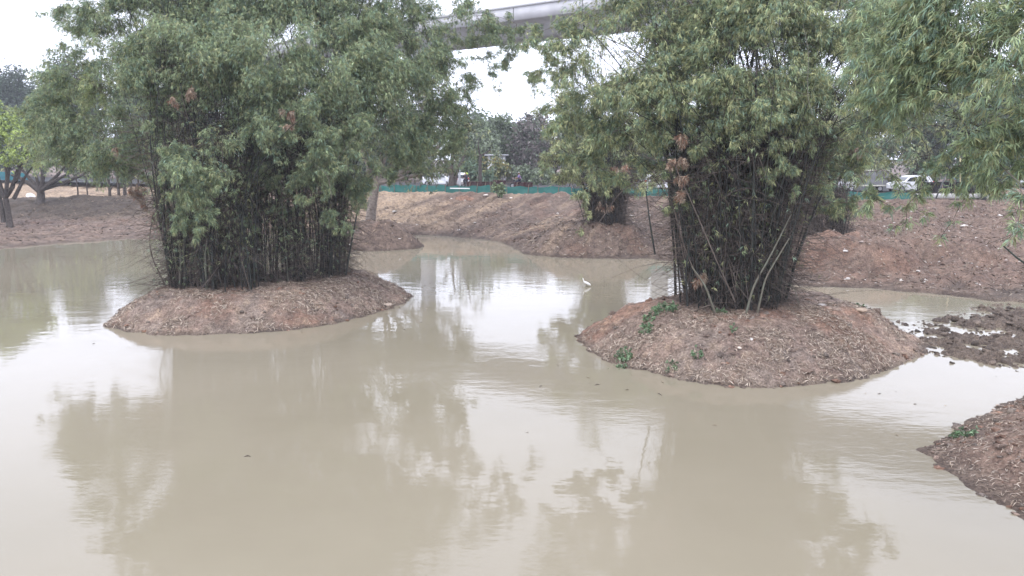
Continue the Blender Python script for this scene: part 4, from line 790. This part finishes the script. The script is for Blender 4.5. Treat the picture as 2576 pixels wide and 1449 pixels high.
# ------------------------------------------------------------------ litter, clods, stones, weeds
def scatter_strips(name, P, N, L, rng, cols, wid=.13, lift=.02):
    n = len(P); t = norm(np.cross(N, rng.normal(size=(n, 3)))); t = t+N*rng.normal(size=(n, 1))*.22; t = norm(t); s = norm(np.cross(t, N)+N*rng.normal(size=(n, 1))*.3)
    L = L[:, None]; P = P+N*lift*rng.random((n, 1)); c = np.array(cols)[rng.integers(0, len(cols), n)]*rng.uniform(.7, 1.3, (n, 1))
    V = np.stack([P-t*L*.5, P+s*L*wid*.5+N*L*.1, P+t*L*.5, P-s*L*wid*.5+N*L*.1], 1).reshape(-1, 3)
    o = npmesh(name, V, np.arange(n*4).reshape(-1, 4), M_litter, tint=np.repeat(c, 4, 0)); return tag(o, kind='stuff')
LT = [np.array((.35, .285, .22)), np.array((.28, .22, .165)), np.array((.21, .16, .12)), np.array((.43, .36, .29)), np.array((.15, .11, .085)), np.array((.24, .19, .15))]
def surf(hf, P, n, rng, zmin=.03, dens=None):
    P = np.array(P); out = []
    lo, hi = P.min(0), P.max(0); q = lo+rng.random((n*3, 2))*(hi-lo); z, d = hf(q[:, 0], q[:, 1]); k = (d > -.3) & (z > zmin)
    if dens is not None: k &= rng.random(len(q)) < dens(q[:, 0], q[:, 1], z, d)
    q = q[k][:n]; z = z[k][:n]; e = .08
    zx = hf(q[:, 0]+e, q[:, 1])[0]; zy = hf(q[:, 0], q[:, 1]+e)[0]; N = norm(np.stack([-(zx-z)/e, -(zy-z)/e, np.ones(len(q))], 1))
    return np.concatenate([q, z[:, None]], 1), N
rl = np.random.default_rng(90)
dl = lambda x, y, z, d: np.clip(.5+fbm(x, y, 1.3, 3, 71)*2.4, .05, 1)
P, N = surf(hL, P_isl, 21000, rl, dens=dl); scatter_strips('leaf_litter', P, N, rl.uniform(.09, .27, len(P)), rl, LT, .11, .05)
P, N = surf(hR, P_isr, 24000, rl, dens=lambda x, y, z, d: np.clip(.45+fbm(x, y, 1.2, 3, 73)*2.4+.35*(z < .7), .04, 1)*(y < 25.5)); scatter_strips('leaf_litter', P, N, rl.uniform(.08, .23, len(P)), rl, LT, .11, .05)
def gh(x, y): r = ground_h(x, y); return r[0], np.full(np.shape(x), 9.)
nearbox = [(5.5, 11.5), (16, 21.5)]
P, N = surf(lambda x, y: (lambda r: (r[0], r[6]))(ground_h(x, y)), nearbox, 9000, rl, dens=lambda x, y, z, d: np.clip(.6+fbm(x, y, .9, 3, 75)*1.6, .1, 1)); scatter_strips('leaf_litter', P, N, rl.uniform(.07, .17, len(P)), rl, LT)
# litter and bright chips over the far right bank
def bankscatter(name, box, n, Lr, cols, wid, dens=None, zmin=.08):
    cols = [q*.68 for q in cols]
    P, N = surf(gh, box, n, rl, zmin=zmin, dens=dens); return scatter_strips(name, P, N, rl.uniform(*Lr, len(P)), rl, cols, wid, .05)
bankscatter('leaf_litter', [(13, 33), (42, 59)], 11000, (.1, .3), LT, .25)
bankscatter('leaf_litter', [(0, 46), (16, 62)], 5000, (.12, .34), LT+[BRN*.6], .25)
bankscatter('leaf_litter', [(-16, 49), (0, 70)], 2500, (.12, .3), [BRN*.7, TAN*1.1, BRN], .3)
bankscatter('leaf_litter', [(-48, 54), (-22, 84)], 2500, (.15, .4), [BRN*.6, TAN*.8, MUD_AND_SHADE], .3)
# stones: small pale chips as one scatter, larger ones as things
def rock_mesh(r, rng, flat=.6):
    bm = bmesh.new(); bmesh.ops.create_icosphere(bm, subdivisions=2, radius=r); s = rng.uniform(.7, 1.3, 3); off = rng.normal(size=3)*5
    for v in bm.verts:
        n = math.sin(v.co.x/r*2.3+off[0])*.14+math.sin(v.co.y/r*2.9+off[1])*.14+math.sin(v.co.z/r*3.1+off[2])*.12
        v.co = Vector((v.co.x*s[0], v.co.y*s[1], v.co.z*flat))*(1+n)
    me = bpy.data.meshes.new('stone'); bm.to_mesh(me); bm.free(); return me
def scatter_rocks(name, P, r, rng, m, cols):
    base = [rock_mesh(1, rng) for _ in range(6)]
    for me in base:
        for q in me.vertices: q.co *= 1+rng.normal()*.2; VS = []
    for i, p in enumerate(P):
        me = base[i % 4]; v = np.array([tuple(q.co) for q in me.vertices]); a = rng.random()*6.28; ca, sa = math.cos(a), math.sin(a)
        v = np.stack([v[:, 0]*ca-v[:, 1]*sa, v[:, 0]*sa+v[:, 1]*ca, v[:, 2]], 1)*r[i]*rng.uniform(.7, 1.3, 3)+p
        F = np.array([tuple(q.vertices) for q in me.polygons]); VS.append((v, F, np.tile(cols[rng.integers(0, len(cols))]*rng.uniform(.7, 1.25), (len(v), 1))))
    V, F, T = merge(VS); return tag(npmesh(name, V, F, m, tint=T), kind='stuff')
P, N = surf(gh, [(-14, 49), (34, 71)], 420, rl, zmin=.2); scatter_rocks('stones', P, rl.gamma(2, .022, len(P))+.02, rl, M_litter, [np.array((.5, .46, .42)), np.array((.3, .26, .22)), BRN*.5])
P, N = surf(gh, [(13, 34), (34, 58)], 700, rl, zmin=.1); scatter_rocks('stones', P, rl.gamma(2, .016, len(P))+.015, rl, M_litter, [np.array((.5, .46, .42)), np.array((.3, .25, .22)), RED*.6])
for PP_, hh_ in ((P_isl, hL), (P_isr, hR), (nearbox, lambda x, y: (lambda r: (r[0], r[6]))(ground_h(x, y)))):
    P, N = surf(hh_, PP_, 900, rl, zmin=-.01, dens=lambda x, y, z, d: np.clip(.2+fbm(x, y, 1.0, 3, 79)*1.5+.5*(z < .12), .03, 1)); scatter_rocks('soil_clods', P, rl.gamma(2, .017, len(P))+.015, rl, M_soil, [BRN*.95, RED, GRY, BRN*1.2])
def fh(x, y): r = ground_h(x, y); return r[0], r[5]
q = rl.random((2200, 2))*[17, 13]+[9.5, 18]; z, _, _, _, _, dm, dn = ground_h(q[:, 0], q[:, 1]); k = ((dm > -1.6)) & (rl.random(2200) < np.where(dm > 0, .9, .16)); q = q[k]; z = z[k]
scatter_rocks('mud_clods', np.stack([q[:, 0], q[:, 1], np.maximum(z, -.02)], 1), rl.gamma(1.6, .03, len(q))+.015, rl, M_soil, [MUD_AND_SHADE*1.2, MUD_AND_SHADE, MUD_AND_SHADE*1.5])
def stone(x, y, z, r, lab, col=(.5, .46, .42), zf=gz, flat=.5):
    p = gp(x, y, z); me = rock_mesh(r, rl, flat); o = link('stone', me, mat('stone', col, .9, noise=.3, nscale=8)); o.location = (p[0], p[1], zf(p[0], p[1])+r*.15); tag(o, lab, 'stone', 'loose stones on the earth')
ZL = lambda x, y: iz(hL, x, y); ZR = lambda x, y: iz(hR, x, y)
stone(2134, 689, .5, .15, 'flat grey stone low on the red mound by the water'); stone(2127, 645, 1., .12, 'small pale stone halfway up the red mound')
stone(975, 732, .7, .16, 'pale tan stone on the right end of the left island', (.5, .4, .32), ZL, .35); stone(885, 695, .9, .1, 'small tan stone near the right stems of the left bamboo', (.4, .32, .25), ZL)
stone(2165, 803, .9, .2, 'long tan stone on the right shoulder of the right island', (.42, .32, .24), ZR, .4); stone(2070, 778, 1.15, .16, 'flat whitish scrap lying on top of the right island', (.55, .5, .47), ZR, .12)
stone(1222, 731-240, 2.75, .26, 'pale leaning stone at the foot of the green net', (.7, .62, .56)); stone(1287, 492, 2.75, .22, 'pale stone at the net foot right of the glossy bush', (.7, .6, .54))
stone(1890, 875, .7, .07, 'tiny white stone in the middle of the right island slope', (.8, .78, .75), ZR); stone(1860, 970-80, .6, .07, 'small pale pebble low on the right island slope', (.7, .6, .5), ZR)
p = gp(77, 477, 1.6); o = link('white_sack', rock_mesh(.75, rl, .45), mat('white sack', (.72, .74, .78), .6)); pp = dp(76, 476, 98); o.location = (pp[0], 98, gz(pp[0], 98)+.2); o.rotation_euler = (0, .4, 0); tag(o, 'plump white sack lying on the sandy slope beside the dark-trunked tree', 'sack')
def weed(x, y, z, r, lab, zf, n=40):
    p = gp(x, y, z); z0 = zf(p[0], p[1]); root = empty('weed', (p[0], p[1], z0), lab, 'weed', 'green weeds on the right island')
    a = rl.random(n)*2*PI; rr = r*np.sqrt(rl.random(n)); q = np.stack([p[0]+rr*np.cos(a), p[1]+rr*np.sin(a), 0*a], 1); q[:, 2] = [zf(u, v) for u, v, _ in q]; hh = rl.uniform(.04, .16, n)
    tip = q+np.stack([np.cos(a)*.04, np.sin(a)*.04, hh], 1)
    v, f = tubes(bez(q, (q+tip)/2, tip, 3), np.full((n, 3), .004), 3); npmesh('stems', v, f, mat('weed stem', (.08, .15, .05), .7), root)
    D = rl.normal(size=(n, 3))*.8+np.array([0, 0, .25]); V, F, T = fan(tip, D, 6, .085, rl, (np.array((.10, .16, .08)), np.array((.14, .20, .11))), .55, .8); npmesh('leaves', V, F, M_leaf, root, tint=T)
for a in [(1672, 790, 1.1, .36, 'bright green weed patch at the left foot of the right bamboo', 90), (1545, 893, .4, .3, 'largest leafy weed low on the left slope of the right island', 70), (1568, 872, .5, .22, 'leafy weed just above the largest one on the right island', 50),
          (1500, 905, .2, .14, 'small weed near the waterline at the left of the right island', 22), (1635, 806, 1., .2, 'thin weed left of the bright patch on the right island', 30), (1628, 820, .95, .2, 'sprawling weed on the upper left slope of the right island', 34),
          (1660, 925, .35, .14, 'small weed on the lower front left of the right island', 20), (1755, 890, .6, .13, 'small weed in the middle front of the right island', 16), (1810, 795, 1.15, .16, 'low weed in front of the right bamboo stems', 24), (1690, 890, .6, .12, 'tiny weed left of the middle front on the right island', 14),
          (2165, 760, 1.05, .14, 'small weed on the far right rim of the right island', 18), (1840, 855, .8, .1, 'tiny weed right of centre on the right island', 10)]:
    weed(a[0], a[1], a[2], a[3], a[4], ZR, a[5])
weed(2425, 1085, .3, .2, 'weed near the water edge on the near right bank', gz, 30)
q = rl.random((260, 2))*[26, 24]+[-14, 16]; near_ = np.maximum(sdf(q[:, 0], q[:, 1], P_isl), np.maximum(sdf(q[:, 0], q[:, 1], P_isr), sdf(q[:, 0], q[:, 1], P_near)))
q = q[(near_ < -.1) & (rl.random(260) < np.exp(near_/2.2)+.06)]; P = np.concatenate([q, np.full((len(q), 1), .004)], 1)
scatter_strips('floating_leaves', P, np.tile([0., 0, 1.], (len(P), 1)), rl.uniform(.05, .16, len(P)), rl, [np.array((.12, .09, .07)), np.array((.3, .24, .17))], .2, .0)
# floating twigs and scraps on the water
for i, (x, y, L, rz, lab) in enumerate([(2440, 1167, .5, .4, 'thin floating twig near the near right bank'), (622, 1148, .14, 0, 'small dark scrap floating alone on the left water'), (1502, 968, .16, .3, 'dark floating leaf left of the right island'), (1660, 992, .2, 2, 'small floating leaf in front of the right island'), (1360, 972, .12, 1, 'tiny floating scrap in mid water')]):
    p = gp(x, y, .01); v, f = tubes(np.array([[(p[0]-L*.5*math.cos(rz), p[1]-L*.5*math.sin(rz), .0), (p[0], p[1]+.03, .02), (p[0]+L*.5*math.cos(rz), p[1]+L*.5*math.sin(rz), .005)]]), np.array([[.006, .012, .005]]), 4)
    tag(npmesh('floating_twig', v, f, M_twig), lab, 'twig', 'scraps floating on the pond')
me = bpy.data.meshes.new('haze'); bm = bmesh.new(); bmesh.ops.create_cube(bm, size=1)
for v_ in bm.verts: v_.co = Vector((v_.co.x*600, v_.co.y*620+280, v_.co.z*62+27))
bm.to_mesh(me); bm.free(); mh = bpy.data.materials.new('haze'); mh.use_nodes = True; hn = mh.node_tree; hn.nodes.clear()
ho = hn.nodes.new('ShaderNodeOutputMaterial'); hv = hn.nodes.new('ShaderNodeVolumePrincipled'); hv.inputs['Color'].default_value = (.90, .93, 1, 1); hv.inputs['Density'].default_value = HAZE
hn.links.new(hv.outputs[0], ho.inputs['Volume'])
if HAZE: tag(link('haze', me, mh), kind='stuff')
print('verts total', sum(len(o.data.vertices) for o in bpy.data.objects if o.type == 'MESH'))
